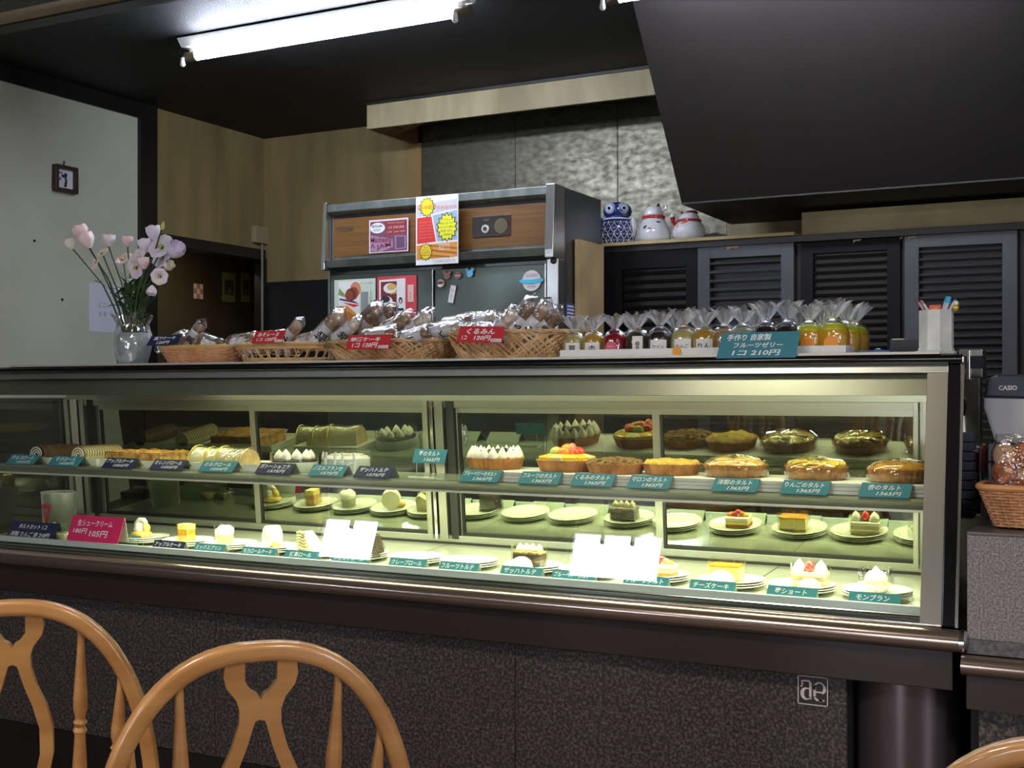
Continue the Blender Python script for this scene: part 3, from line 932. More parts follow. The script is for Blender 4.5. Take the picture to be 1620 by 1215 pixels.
for i in range(8):
    MB().box(w_ * (.66 + .022 * i), w_ * (.672 + .022 * i), h_ * (.3 if i % 2 else .2), h_ * .74, .0012, .0016, mx).build('print', grey, t_)
text('りんごのお菓子', .1, bl, t_, mx @ Matrix.Translation((w_ * .80, h_ * .91, .0022)), fit=(w_ * .3, h_ * .03, 1))
text('し\nろ\nの\n木', .1, bl, t_, mx @ Matrix.Translation((w_ * .9, h_ * .65, .0022)), fit=(w_ * .06, h_ * .25, 1))
# red clipping
t_, w_, h_, mx = on_fridge('red_clipping', 'red card with pasted photo clipping of two cream cakes on the fridge door', 'poster', 597, 505, 659, 435)
sheet(t_, mx, w_, h_, C('pr_rose', (192, 60, 72)), [
    (C('pr_white'), [(.05, .10), (.72, .12), (.72, .94), (.05, .92)]),
    (C('pr_wine', (108, 34, 44)), [(.09, .16), (.50, .16), (.50, .88), (.09, .88)]),
    (C('pr_white'), ell(.33, .72, .17, .12)), (C('pr_gold', (206, 160, 90)), ell(.37, .75, .12, .08)),
    (C('pr_gold'), [(.34, .57), (.5, .60), (.5, .66), (.36, .60)]),
    (C('pr_gold'), ell(.23, .30, .17, .12)), (C('pr_white'), ell(.22, .40, .18, .14)), (bl, ell(.21, .46, .12, .08)),
    (bl, ell(.60, .42, .05, .08, 12)), (C('pr_pinkish2', (220, 180, 170)), ell(.60, .40, .025, .05, 10)), (bl, [(.53, .18), (.68, .18), (.68, .24), (.53, .24)]),
    (C('pr_pinkish2'), [(.78, .38), (.93, .38), (.93, .78), (.78, .78)]),
])
text('か\nふ\nぇ', .1, bl, t_, mx @ Matrix.Translation((w_ * .855, h_ * .52, .0030)), fit=(w_ * .05, h_ * .18, 1))
# fridge magnets, labels
def magnet(px, py, col, label, r=.016, shape=0):
    p = at(px, py, 4.194)
    o = thing('fridge_magnet', label, 'magnet', (p.x, 4.194, p.z), group=None)
    b_ = MB().tube([(0, 0, 0), (0, -.006, 0)], r, 16)
    if shape:
        b_.tube([(-r * .9, 0, r * 1.1), (-r * .9, -.006, r * 1.1)], r * .55, 12)
        b_.tube([(r * .9, 0, r * 1.1), (r * .9, -.006, r * 1.1)], r * .55, 12)
    b_.build('magnet_body', col, o, smooth=True)
    return o
mp, mc, mb_ = C('magnet_pink', (196, 140, 140)), C('magnet_white', (215, 205, 205)), C('magnet_blue', (110, 180, 215))
o = magnet(698, 448, mc, 'round white magnet with a red band, lowest of the magnets')
MB().box(-.013, .013, -.0075, -.006, -.002, .005).build('band', C('magnet_red', (176, 50, 60)), o)
magnet(708, 437, mp, 'pink magnet with two small round ears, near the top of the fridge door', .013, 1)
o = magnet(725, 436, mp, 'round pink and white striped magnet on the fridge door', .014)
MB().box(-.012, .012, -.0075, -.006, -.004, .003).build('band', mc, o)
MB().box(-.010, .010, -.0076, -.006, .006, .009).build('band', C('magnet_red'), o)
magnet(744, 433, mb_, 'light blue magnet with two small round ears on the fridge door', .014, 1)
p0 = at(709, 478, 4.194)
o = thing('label_strip', 'slanted white label strip with writing on the fridge door', 'label', tuple(p0))
mt3 = frame_mtx((0, 0, 0), (1, 0, 0), (0, 0, 1)) @ Matrix.Rotation(radians(-12), 4, 'Z')
MB().box(0, .024, 0, .070, 0, .003, mt3).build('strip', mc, o)
text('か\nぎ', .1, grey, o, mt3 @ Matrix.Translation((.012, .035, .0034)), fit=(.012, .045, 1))
p0 = at(841, 444, 4.192)
o = thing('round_sticker', 'round white sticker crossed by a light blue band on the fridge door', 'sticker', (p0.x, 4.194, p0.z))
MB().tube([(0, 0, 0), (0, -.003, 0)], .040, 32).build('disc', mc, o)
mm = frame_mtx((0, -.0032, 0), (1, 0, 0), (0, 0, 1))
MB().prism([(-.053, .002), (-.045, -.008), (0, -.013), (.045, -.007), (.053, .002), (.045, .008), (.0, .004), (-.045, .006)], -.0045, -.0033).build('band', C('band_blue', (70, 185, 215)), o)
text('CLEAN', .016, grey, o, mm @ Matrix.Translation((0, .020, .0006)))
text('STORE', .012, grey, o, mm @ Matrix.Translation((0, -.024, .0006)))
p0 = at(889, 505, 4.3)
o = thing('blue_notice', 'small blue and white notice stuck low on the fridge side', 'sticker', (FX1 + .0005, 4.26, p0.z))
mm = frame_mtx((.001, 0, 0), (0, 1, 0), (0, 0, 1))
sheet(o, mm, .14, .06, C('notice_blue', (70, 80, 140)), [(C('pr_white'), [(.08, .1 + .22 * i), (.9, .1 + .22 * i), (.9, .2 + .22 * i), (.08, .2 + .22 * i)]) for i in range(4)])

# ================================================================== louvred cabinets and shelf
LY = 4.70
sz = ZC + 0.611
cabm = M('lit_door_wood', (60, 60, 64), 0.45, var=(50, 50, 54), vs=5)  # louvre doors that catch the light: lit tone put into the colour
cabd = M('shaded_door_wood', (16, 15, 17), 0.6, var=(12, 11, 12), vs=5, spec=0.15)  # recessed louvre doors: their shade put into the colour
chip = M('chipped_wood', (150, 128, 84), 0.8)
bx0, bx1 = fx(951, LY), fx(1640, LY)
cab = thing('louvre_cabinet', 'row of dark louvred cabinets under the hood along the back wall', 'cabinet', (bx0, LY, 0))
MB().box(0, bx1 - bx0, 0.03, 0.55, 0.0, sz - 0.002).build('carcass', blackwood, cab)
MB().box(-.01, bx1 - bx0, -0.004, 0.03, sz - 0.028, sz - 0.002).build('top_rail', blackwood, cab, bevel=0.002)
MB().box(-.01, fx(1258, LY) - bx0, -0.02, 0.55, sz - 0.002, sz + 0.011).build('shelf_board', M('shelf_board', (178, 158, 112), 0.6), cab, bevel=0.001)
MB().box(fx(1258, LY) - bx0, bx1 - bx0, 0.10, 0.13, sz - 0.002, sz + 0.10).build('back_board', M('back_board', (176, 160, 120), 0.7, var=(150, 134, 98), vs=5), cab)
doors = [(953, 1103, 14.4, cabd, .0, 44), (1105, 1257, 14.6, cabm, -.012, 20), (1266, 1424, 12.0, cabd, .004, 30), (1432, 1610, 11.7, cabm, -.012, 19)]
for x0, x1, sp_, mt_, off, padpx in doors:
    a, b = fx(x0, LY) - bx0, fx(x1, LY) - bx0
    zt, zb = sz - 0.030, 0.62
    st_w = (b - a) * (.21 if x0 == 953 else .13)
    rt = .07 if x0 == 953 else .045
    d = MB().box(a, a + st_w, off, off + .022, zb, zt).build('louvre_door', mt_, cab, bevel=.001)
    MB().box(b - st_w * (.55 if x0 == 953 else 1.0), b, off, off + .022, zb, zt).build('stile', mt_, d, bevel=.001)
    MB().box(a + st_w, b - st_w * (.55 if x0 == 953 else 1.0), off, off + .022, zt - rt, zt).build('top_member', mt_, d, bevel=.001)
    MB().box(a + st_w, b - st_w * (.55 if x0 == 953 else 1.0), off, off + .022, zb, zb + .06).build('bottom_member', mt_, d, bevel=.001)
    pitch = sp_ / F * LY / 1.0 * 1.0
    z = zt - rt - pitch * .7
    first = None
    while z > zb + .07:
        sl_w = pitch * .40
        if first is None:
            q = MB()
            l0, l1 = a + st_w - .004, b - st_w * (.55 if x0 == 953 else 1.0) + .004
            q.prism([(-.005, 0), (-.007, .004), (.014, sl_w), (.018, sl_w - .005)], l0, l1, 'YZ')
            first = q.build('slat', mt_, d, loc=(0, off + .006, z))
        else:
            c_ = first.copy()
            COL.objects.link(c_)
            c_.location = (0, off + .006, z)
        z -= pitch
for px, py, w__ in ((1436, 375, .03), (1424, 373, .008), (1350, 377, .03), (1150, 388, .05)):
    p = at(px, py, LY - .013)
    MB().prism([(0, 0), (w__, .002), (w__ * .8, -.006), (w__ * .3, -.004), (0, -.012)], -.0135, -.0125).build('chipped_paint', chip, cab, loc=(p.x - bx0, 0, sz - .033))
# pale end board by the fridge
tag(MB().box(0, .02, 0, .24, 0, ZC + .598).build('end_board', M('cardboard', (178, 152, 110), 0.8, var=(158, 132, 92), vs=5), loc=(-1.984, 4.33, 0), bevel=.001), 'upright pale wooden board between the fridge and the louvred cabinets', 'board')
bpy.context.view_layer.update()

# owl
def place(px, y, z):
    return (fx(px, y), y, z)
ow = thing('ceramic_owl', 'blue and white ceramic owl with big round eyes on the shelf', 'figurine', place(977, 4.78, sz + .011), radians(22))
blu = M('owl_blue', (34, 48, 108), .12, coat=.6)
whg = M('glaze_white', (222, 222, 226), .12, coat=.6)
prof = [(.045, 0), (.062, .004), (.072, .03), (.074, .065), (.066, .095), (.052, .112), (.047, .118), (.056, .125), (.061, .14), (.058, .158), (.046, .172), (.022, .181), (.004, .183)]
MB().lathe(prof, 32).build('body', blu, ow, smooth='all')
for s in (-1, 1):
    m = MB()
    q0 = Vector((s * .026 - .003, -.044, .150))
    dr = Vector((s * .42 - .05, -1, .0)).normalized()
    m.tube([q0, q0 + dr * .010], [.025, .021], 20).build('eye_disc', M('owl_grey', (150, 160, 185), .15, coat=.5), ow, smooth=True)
    m = MB().tube([q0 + dr * .010, q0 + dr * .012], .0115, 16)
    m.build('eye_ring', whg, ow)
    MB().tube([q0 + dr * .012, q0 + dr * .0145], .007, 12).build('pupil', M('owl_dark', (14, 18, 40), .1), ow)
    wq = MB()
    wq.ball((s * .064 - (.004 if s < 0 else -.002), -.012, .070), .040, .42, .75, 1.15, 12, 8)
    wq.build('wing', whg if s > 0 else blu, ow, smooth=True)
MB().tube([(-.012, -.054, .142), (-.013, -.062, .128)], [.006, .002], 8).build('beak', blu, ow, smooth=True)
m = MB()
def surf(q, z, off=.0015):
    for (r0, z0), (r1, z1) in zip(prof[:-1], prof[1:]):
        if z0 <= z <= z1:
            r = r0 + (r1 - r0) * (z - z0) / (z1 - z0 + 1e-9)
            break
    else:
        r = .05
    return Vector(((r + off) * cos(q), (r + off) * sin(q), z))
for row in range(4):
    zc = .098 - .025 * row
    for k in range(9):
        q = radians(-178 + 22 * k + (11 if row % 2 else 0))
        m.tube([surf(q + .17 * cos(t_a), max(.003, zc - .002 + .022 * sin(t_a))) for t_a in [pi + pi * i / 8 for i in range(9)]], .0016, 5)
        m.tube([surf(q + .06 * cos(t_a), max(.003, zc - .002 + .008 * sin(t_a))) for t_a in [pi + pi * i / 6 for i in range(7)]], .0010, 4)
m.tube([surf(radians(-180 + 9 * i), .1085) for i in range(21)], .003, 6)
m.build('feather_lines', whg, ow, smooth=True)

red_g = M('glaze_red', (176, 36, 40), .15, coat=.5)
org_g = M('glaze_orange', (206, 110, 56), .2, coat=.4)
blk_g = M('glaze_black', (40, 36, 38), .2, coat=.4)
def cat_jar(px, label, hd_, mark, kind):
    o = thing('ceramic_cat_jar', label, 'jar', place(px, 4.79, sz + .011), radians(18))
    if kind == 0:
        pr = [(.050, 0), (.066, .004), (.072, .02), (.068, .05), (.056, .082), (.044, .100), (.040, .106)]
        MB().lathe(pr, 28).build('body', whg, o, smooth='all')
        MB().lathe([(.041, .100), (.048, .103), (.049, .112), (.042, .116)], 28).build('collar', red_g, o, smooth=True)
        MB().lathe([(.040, .113), (.041, .124), (.036, .142), (.026, .153), (.018, .155)], 24).build('head', whg, o, smooth='all')
        for s in (-1, 1):
            MB().tube([(s * .020 - .002, -.004, .150), (s * .024 - .002, -.004, .168)], [.011, .002], 8).build('ear', blk_g if s > 0 else M('glaze_grey', (150, 140, 125), .2), o, smooth=True)
        MB().tube([(.036, -.010, .135), (.052, -.012, .142), (.053, -.012, .158), (.044, -.010, .160)], .006, 8).build('raised_paw', whg, o, smooth=True)
        m_ = MB()
        m_.ball((-.024, -.052, .060), .016, 1.0, .35, .7)
        m_.build('patch', blk_g, o, smooth=True)
        MB().ball((-.010, -.060, .050), .014, 1.3, .3, .45).build('patch', M('glaze_yellow', (220, 170, 60), .2), o, smooth=True)
        MB().ball((-.012, -.0635, .056), .008, 1.3, .3, .5).build('patch', red_g, o, smooth=True)
        MB().ball((.018, -.050, .083), .010, 1.2, .35, .4).build('patch', blk_g, o, smooth=True)
    else:
        pr = [(.040, 0), (.055, .004), (.066, .02), (.068, .042), (.060, .066), (.048, .080)]
        MB().lathe(pr, 28).build('body', whg, o, smooth='all')
        MB().lathe([(.047, .078), (.052, .081), (.052, .087), (.046, .090)], 28).build('collar', red_g, o, smooth=True)
        MB().lathe([(.044, .088), (.042, .100), (.034, .112), (.018, .118), (.004, .119)], 24).build('lid', whg, o, smooth='all')
        for s in (-1, 1):
            MB().tube([(s * .024, -.004, .106), (s * .030, -.004, .124)], [.011, .002], 8).build('ear', red_g, o, smooth=True)
        MB().ball((.012, -.006, .118), .018, 1.4, .8, .5, jit=.1).build('knot', M('glaze_darkred', (96, 28, 28), .2), o, smooth=True)
        MB().tube([(-.045, -.02, .062), (-.064, -.022, .078), (-.066, -.022, .098)], [.008, .008, .011], 8).build('raised_paw', red_g, o, smooth=True)
        MB().ball((-.066, -.022, .104), .011).build('paw_tip', whg, o, smooth=True)
        MB().ball((-.016, -.050, .066), .014, 1.1, .4, 1.2).build('patch', org_g, o, smooth=True)
        MB().ball((-.040, -.042, .056), .011, .9, .4, 1.0).build('patch', org_g, o, smooth=True)
        MB().ball((.026, -.046, .060), .012, 1.3, .4, .6).build('patch', org_g, o, smooth=True)
        MB().tube([(.060, 0, .03), (.078, 0, .042), (.078, 0, .058), (.062, 0, .062)], .0045, 8).build('handle', whg, o, smooth=True)
    return o
cat_jar(1034, 'white ceramic cat with red collar and one raised paw, beside the owl', 0, 0, 0)
cat_jar(1090, 'round white ceramic cat jar with orange patches and red ears, nearest the hood', 0, 0, 1)
o = thing('folded_cloth', 'crumpled grey green cloth behind the round cat jar on the shelf', 'cloth', place(1130, 5.0, sz + .011))
MB().grid(lambda u, v: Vector(((u - .5) * .2, (v - .5) * .14, .02 + .035 * sin(pi * u) * sin(pi * v) + .012 * mnoise.noise(Vector((u * 6, v * 6, 0))))), 14, 10).build('cloth_body', M('cloth_green', (104, 112, 92), .9), o, smooth=True)

o = thing('low_dark_cabinet', 'low dark cabinet standing against the plaster wall behind the left end of the case', 'cabinet', (WX + .01, 3.40, 0))
MB().box(0, .50, 0, .85, .06, ZC - .035).build('carcass', M('cab_darkgreen', (40, 38, 28), .5, var=(54, 52, 36), vs=4), o, bevel=.003)
MB().box(-.0, .51, -.01, .86, ZC - .035, ZC - .02).build('top', blackwood, o, bevel=.002)
MB().box(.02, .48, .02, .83, 0, .06).build('plinth', blackwood, o)
for y in (.01, .43):
    d = MB().box(.50, .515, y + .01, y + .41, .1, ZC - .06).build('door', M('cab_darkgreen'), o, bevel=.002)
    MB().tube([(.52, y + .36, .9), (.52, y + .36, 1.0)], .006, 8).build('handle', steel, d)
p = at_x(52, 612, WX)
o = thing('wall_outlet', 'small black outlet plate low on the plaster wall above the case end', 'outlet', (WX, p.y, p.z))
MB().box(0, .008, -.05, .05, -.022, .022).build('plate', black_rub, o, bevel=.002)
MB().box(.0, .004, .055, .065, -.03, .025).build('pale_strip', M('beige_plastic'), o)

# ================================================================== writing cards
teal = M('card_teal', (56, 130, 146), 0.7)
navy = M('card_navy', (30, 34, 78), 0.6)
redc = M('card_red', (192, 34, 44), 0.7)
pinkc = M('card_pink', (216, 32, 104), 0.7)
chalk = M('chalk_white', (236, 238, 240), 0.8)
card_dark = M('card_back', (70, 40, 44), 0.8)


def card(px0, px1, y, z, h, mat, l1, l2, label, tilt=38, yaw=0.0, name='price_card', group=None, size=None, three=None, back=True, fit3=None):
    x0, x1 = fx(px0, y), fx(px1, y)
    wd = x1 - x0
    o = thing(name, label, 'card', (x0, y, z), yaw, group)
    tl = radians(tilt)
    m = frame_mtx((0, 0, 0), (1, 0, 0), (0, sin(tl), cos(tl)))
    lean_ = wd * .10
    MB().add([m @ Vector(p) for p in ((0, 0, 0), (wd, 0, 0), (wd + lean_ * .4, h, 0), (lean_ * .4, h, 0), (0, 0, -.0012), (wd, 0, -.0012), (wd + lean_ * .4, h, -.0012), (lean_ * .4, h, -.0012))],
             [(0, 1, 2, 3), (7, 6, 5, 4), (0, 4, 5, 1), (1, 5, 6, 2), (2, 6, 7, 3), (3, 7, 4, 0)]).build('card_front', mat, o)
    if back:
        top = m @ Vector((lean_ * .4, h, -.0012))
        MB().add([top, top + Vector((wd, 0, 0)), Vector((wd, top.y * 2 + .004, 0)), Vector((0, top.y * 2 + .004, 0)),
                  top + Vector((0, .001, 0)), top + Vector((wd, .001, 0)), Vector((wd, top.y * 2 + .0055, 0)), Vector((0, top.y * 2 + .0055, 0))],
                 [(0, 1, 2, 3), (7, 6, 5, 4), (0, 4, 5, 1), (1, 5, 6, 2), (2, 6, 7, 3), (3, 7, 4, 0)]).build('card_rear', M('card_backing', (168, 176, 160), .6), o)
    if three:
        for i, (s, cx_, cy_, fw, fh) in enumerate(three):
            text(s, .1, chalk, o, m @ Matrix.Translation((wd * cx_, h * cy_, .0006)), shear=.15, bold=.0014, fit=(wd * fw, h * fh, 1))
    else:
        text(l1, .1, chalk, o, m @ Matrix.Translation((wd * .5, h * .68, .0006)), shear=.2, bold=.0014, fit=(wd * min(.84, .13 * len(l1)), h * .38, 1))
        if l2:
            text(l2, .1, chalk, o, m @ Matrix.Translation((wd * .60, h * .25, .0006)), shear=.25, bold=.0014, fit=(wd * .5, h * .28, 1))
    return o


zs = ZC - 0.2355
# (px0, px1, material, line1, line2, label)
row = [
    (8, 52, teal, 'チョコロール', '1050円', 'teal price card at the far left end of the middle shelf'),
    (74, 122, teal, 'モカロール', '1050円', 'teal price card in front of the cream striped roll'),
    (160, 208, navy, 'アップルケーキ', '1050円', 'navy price card in front of the brown crumble cake'),
    (235, 286, navy, 'オレンジロール', '1050円', 'navy price card at the right corner of the brown crumble cake tray'),
    (312, 366, teal, 'ミルクロール', '1050円', 'teal price card in front of the large wrapped roll'),
    (402, 457, navy, 'ガトーショコラ', '1575円', 'navy price card before the dark cake with cream tufts'),
    (486, 541, teal, 'ノエルフランセ', '1575円', 'teal price card at the left of the white round cake in film'),
    (558, 615, navy, 'ザッハトルテ', '1575円', 'navy price card at the right of the white round cake in film'),
    (725, 786, teal, 'ブルーベリーのタルト', '1365円', 'teal price card in front of the blueberry cream tart'),
    (818, 881, teal, 'フルーツのタルト', '1365円', 'teal price card in front of the fruit topped tart'),
    (901, 966, teal, 'くるみのタルト', '1365円', 'teal price card in front of the walnut crumble tart'),
    (991, 1057, teal, 'マロンのタルト', '1365円', 'teal price card in front of the yellow topped chestnut tart'),
    (1124, 1195, teal, '洋梨のタルト', '1365円', 'teal price card in front of the glazed pear tart'),
    (1233, 1308, teal, 'りんごのタルト', '1365円', 'teal price card in front of the apple slice tart'),
    (1357, 1438, teal, '杏のタルト', '1365円', 'teal price card in front of the apricot tart, far right of the shelf'),
]
for a, b, mt_, l1, l2, lab in row:
    card(a, b, 2.838, zs, .040, mt_, l1, l2, lab, tilt=40)
# the card standing on a wire stand
o = card(652, 703, 2.93, ZC - .196, .040, teal, '苺のタルト', '1365円', 'teal price card raised on a clear stand, middle shelf before the pillar', tilt=15, back=False)
st = MB()
st.tube([(.012, .004, .002), (.010, .01, -.035), (.0, .02, -.0385)], .0012, 5).tube([(.075, .004, .002), (.077, .01, -.035), (.085, .02, -.0385)], .0012, 5)
st.tube([(.0, .02, -.0385), (.0, -.02, -.0385), (.085, -.02, -.0385), (.085, .02, -.0385)], .0012, 5)
st.build('clear_stand', M('wire_clear', (190, 200, 190), .2), o)
low = [
    (186, 216, 2.86, M('card_greyteal', (84, 112, 112), .7), 'スワンシュー', '', 'grey teal price card below the swan cream puff'),
    (238, 287, 2.82, navy, 'アップルケーキ', '', 'dark price card below the amber layered cube'),
    (303, 351, 2.82, teal, 'ミックスプリン', '', 'teal price card below the clear cup with cream'),
    (378, 431, 2.82, teal, 'モカロールケーキ', '', 'teal price card below the white roll slice'),
    (446, 499, 2.82, teal, '抹茶ロール', '', 'teal price card below the beige ruffled slice'),
    (521, 577, 2.82, teal, 'ショコラロール', '', 'teal price card below the dark chocolate wedge'),
    (612, 669, 2.82, teal, 'クレープロール', '280円', 'teal price card before the left of the two empty plates'),
    (691, 752, 2.82, teal, 'フルーツトルテ', '280円', 'teal price card before the right of the two empty plates'),
    (788, 853, 2.82, teal, 'ザッハトルテ', '260円', 'teal price card below the dark chocolate slice with paper fan'),
    (869, 936, 2.82, teal, 'ブルーベリータルト', '280円', 'teal price card before the white plate mirrored window glare'),
    (983, 1053, 2.82, teal, 'フルーツタルト', '280円', 'teal price card below the small fruit slice'),
    (1087, 1159, 2.82, teal, 'チーズケーキ', '260円', 'teal price card below the orange topped cheesecake'),
    (1210, 1289, 2.82, teal, '苺ショート', '280円', 'teal price card below the strawberry shortcake'),
    (1339, 1421, 2.82, teal, 'モンブラン', '280円', 'teal price card below the cream cup cake, far right'),
]
for a, b, y, mt_, l1, l2, lab in low:
    card(a, b, y, ZC + czf(y) + .0005, .037, mt_, l1, l2, lab, tilt=22)
# bigger cards at the left
card(7, 80, 2.83, ZC - .484, .066, navy, '', '', 'dark navy card about cut tarts, lower left of the case', tilt=30,
     three=[('タルトカット 1コ', .5, .74, .6, .26), ('洋梨 りんご 杏 210円', .5, .32, .84, .26)])
card(105, 186, 2.80, ZC - .468, .082, pinkc, '', '', 'bright pink card about cream puffs, lower left of the case', tilt=14,
     three=[('生シュークリーム', .5, .72, .68, .24), ('180円', .24, .40, .28, .20), ('105円', .60, .32, .36, .26)])
# cards on the baskets and tray
zt = ZC + 0.087
def topcard(px0, py1, px1, py0, y, mat, lines, label, tilt=12, roll=0.0, sticker=False, name='price_card'):
    a, b = at(px0, py1, y), at(px1, py0, y)
    wd, h = b.x - a.x, (b.z - a.z)
    o = thing(name, label, 'card', tuple(a))
    tl = radians(tilt)
    m = frame_mtx((0, 0, 0), (cos(radians(roll)), 0, sin(radians(roll))), (-sin(radians(roll)) * cos(tl), sin(tl), cos(tl) * cos(radians(roll))))
    sk = h * .16
    MB().add([m @ Vector(p) for p in ((-sk * .5, 0, 0), (wd - sk * .5, 0, 0), (wd + sk * .3, h, 0), (sk * .6, h, 0), (-sk * .5, 0, -.0015), (wd - sk * .5, 0, -.0015), (wd + sk * .3, h, -.0015), (sk * .6, h, -.0015))],
             [(0, 1, 2, 3), (7, 6, 5, 4), (0, 4, 5, 1), (1, 5, 6, 2), (2, 6, 7, 3), (3, 7, 4, 0)]).build('card_front', mat, o)
    for s, cx_, cy_, fw, fh in lines:
        text(s, .1, chalk, o, m @ Matrix.Translation((wd * cx_, h * cy_, .0008)), shear=.2, bold=.0022, fit=(wd * fw, h * fh, 1))
    if sticker:
        MB().box(wd * .74, wd * .97, h * .04, h * .24, .0006, .0012, m).build('sticker', white_paper, o)
        text('税込み', .1, ink, o, m @ Matrix.Translation((wd * .855, h * .14, .0016)), fit=(wd * .19, h * .12, 1))
    return o


topcard(232, 547, 281, 527, 2.86, navy, [('黒糖ケーキ', .5, .68, .7, .34), ('120円', .5, .25, .42, .32)], 'dark blue card leaning on the left end of the tight woven basket', tilt=30, roll=1)
topcard(399, 543, 447, 521, 2.85, redc, [('みそレーヌ', .48, .68, .7, .34), ('1コ 120円', .45, .28, .66, .3)], 'red price card on the second basket with open lattice sides', tilt=20, sticker=True)
topcard(548, 553, 616, 528, 2.82, redc, [('地酒ケーキ', .42, .68, .7, .34), ('1コ 120円', .42, .28, .6, .34)], 'red price card on the third, low wide basket', tilt=12, sticker=True)
topcard(723, 541, 795, 513, 2.82, redc, [('くるみん', .50, .68, .62, .36), ('1コ', .15, .28, .12, .24), ('120円', .55, .28, .38, .30)], 'red price card on the fourth basket beside the jelly tray', tilt=12, roll=-2, sticker=True)
o = topcard(1136, 567, 1262, 522, 2.812, teal, [('手作り 自家製', .38, .80, .56, .26), ('フルーツゼリー', .50, .50, .62, .20), ('1コ 210円', .48, .20, .62, .22)], 'large teal card leaning against the tray of jelly bags', tilt=14)

# ================================================================== pastry helpers
crust = M('tart_crust', (196, 138, 74), .7, var=(150, 94, 44), vs=30, bump=.3, bs=120)
cream = M('whipped_cream', (240, 236, 220), .5, sub=.1)
bread = M('sponge', (214, 190, 140), .8, var=(190, 160, 104), vs=40, bump=.3, bs=150)
choco = M('chocolate', (62, 38, 26), .45, var=(44, 26, 18), vs=30, bump=.2, bs=90)
film = pane_mat('clear_film', (.93, .95, .92), refl=1.6, rough=.05, bump=.25)
film2 = pane_mat('crinkled_film', (.86, .88, .88), refl=2.0, base=.03, rough=.12, bump=.9)
plate_m = M('plate_white', (232, 232, 222), .18, coat=.3)
straw = M('strawberry', (200, 30, 34), .3, var=(226, 70, 50), vs=60, coat=.4)
gold = M('glaze_gold', (206, 150, 50), .22, var=(160, 98, 34), vs=25, coat=.6, bump=.3, bs=50)


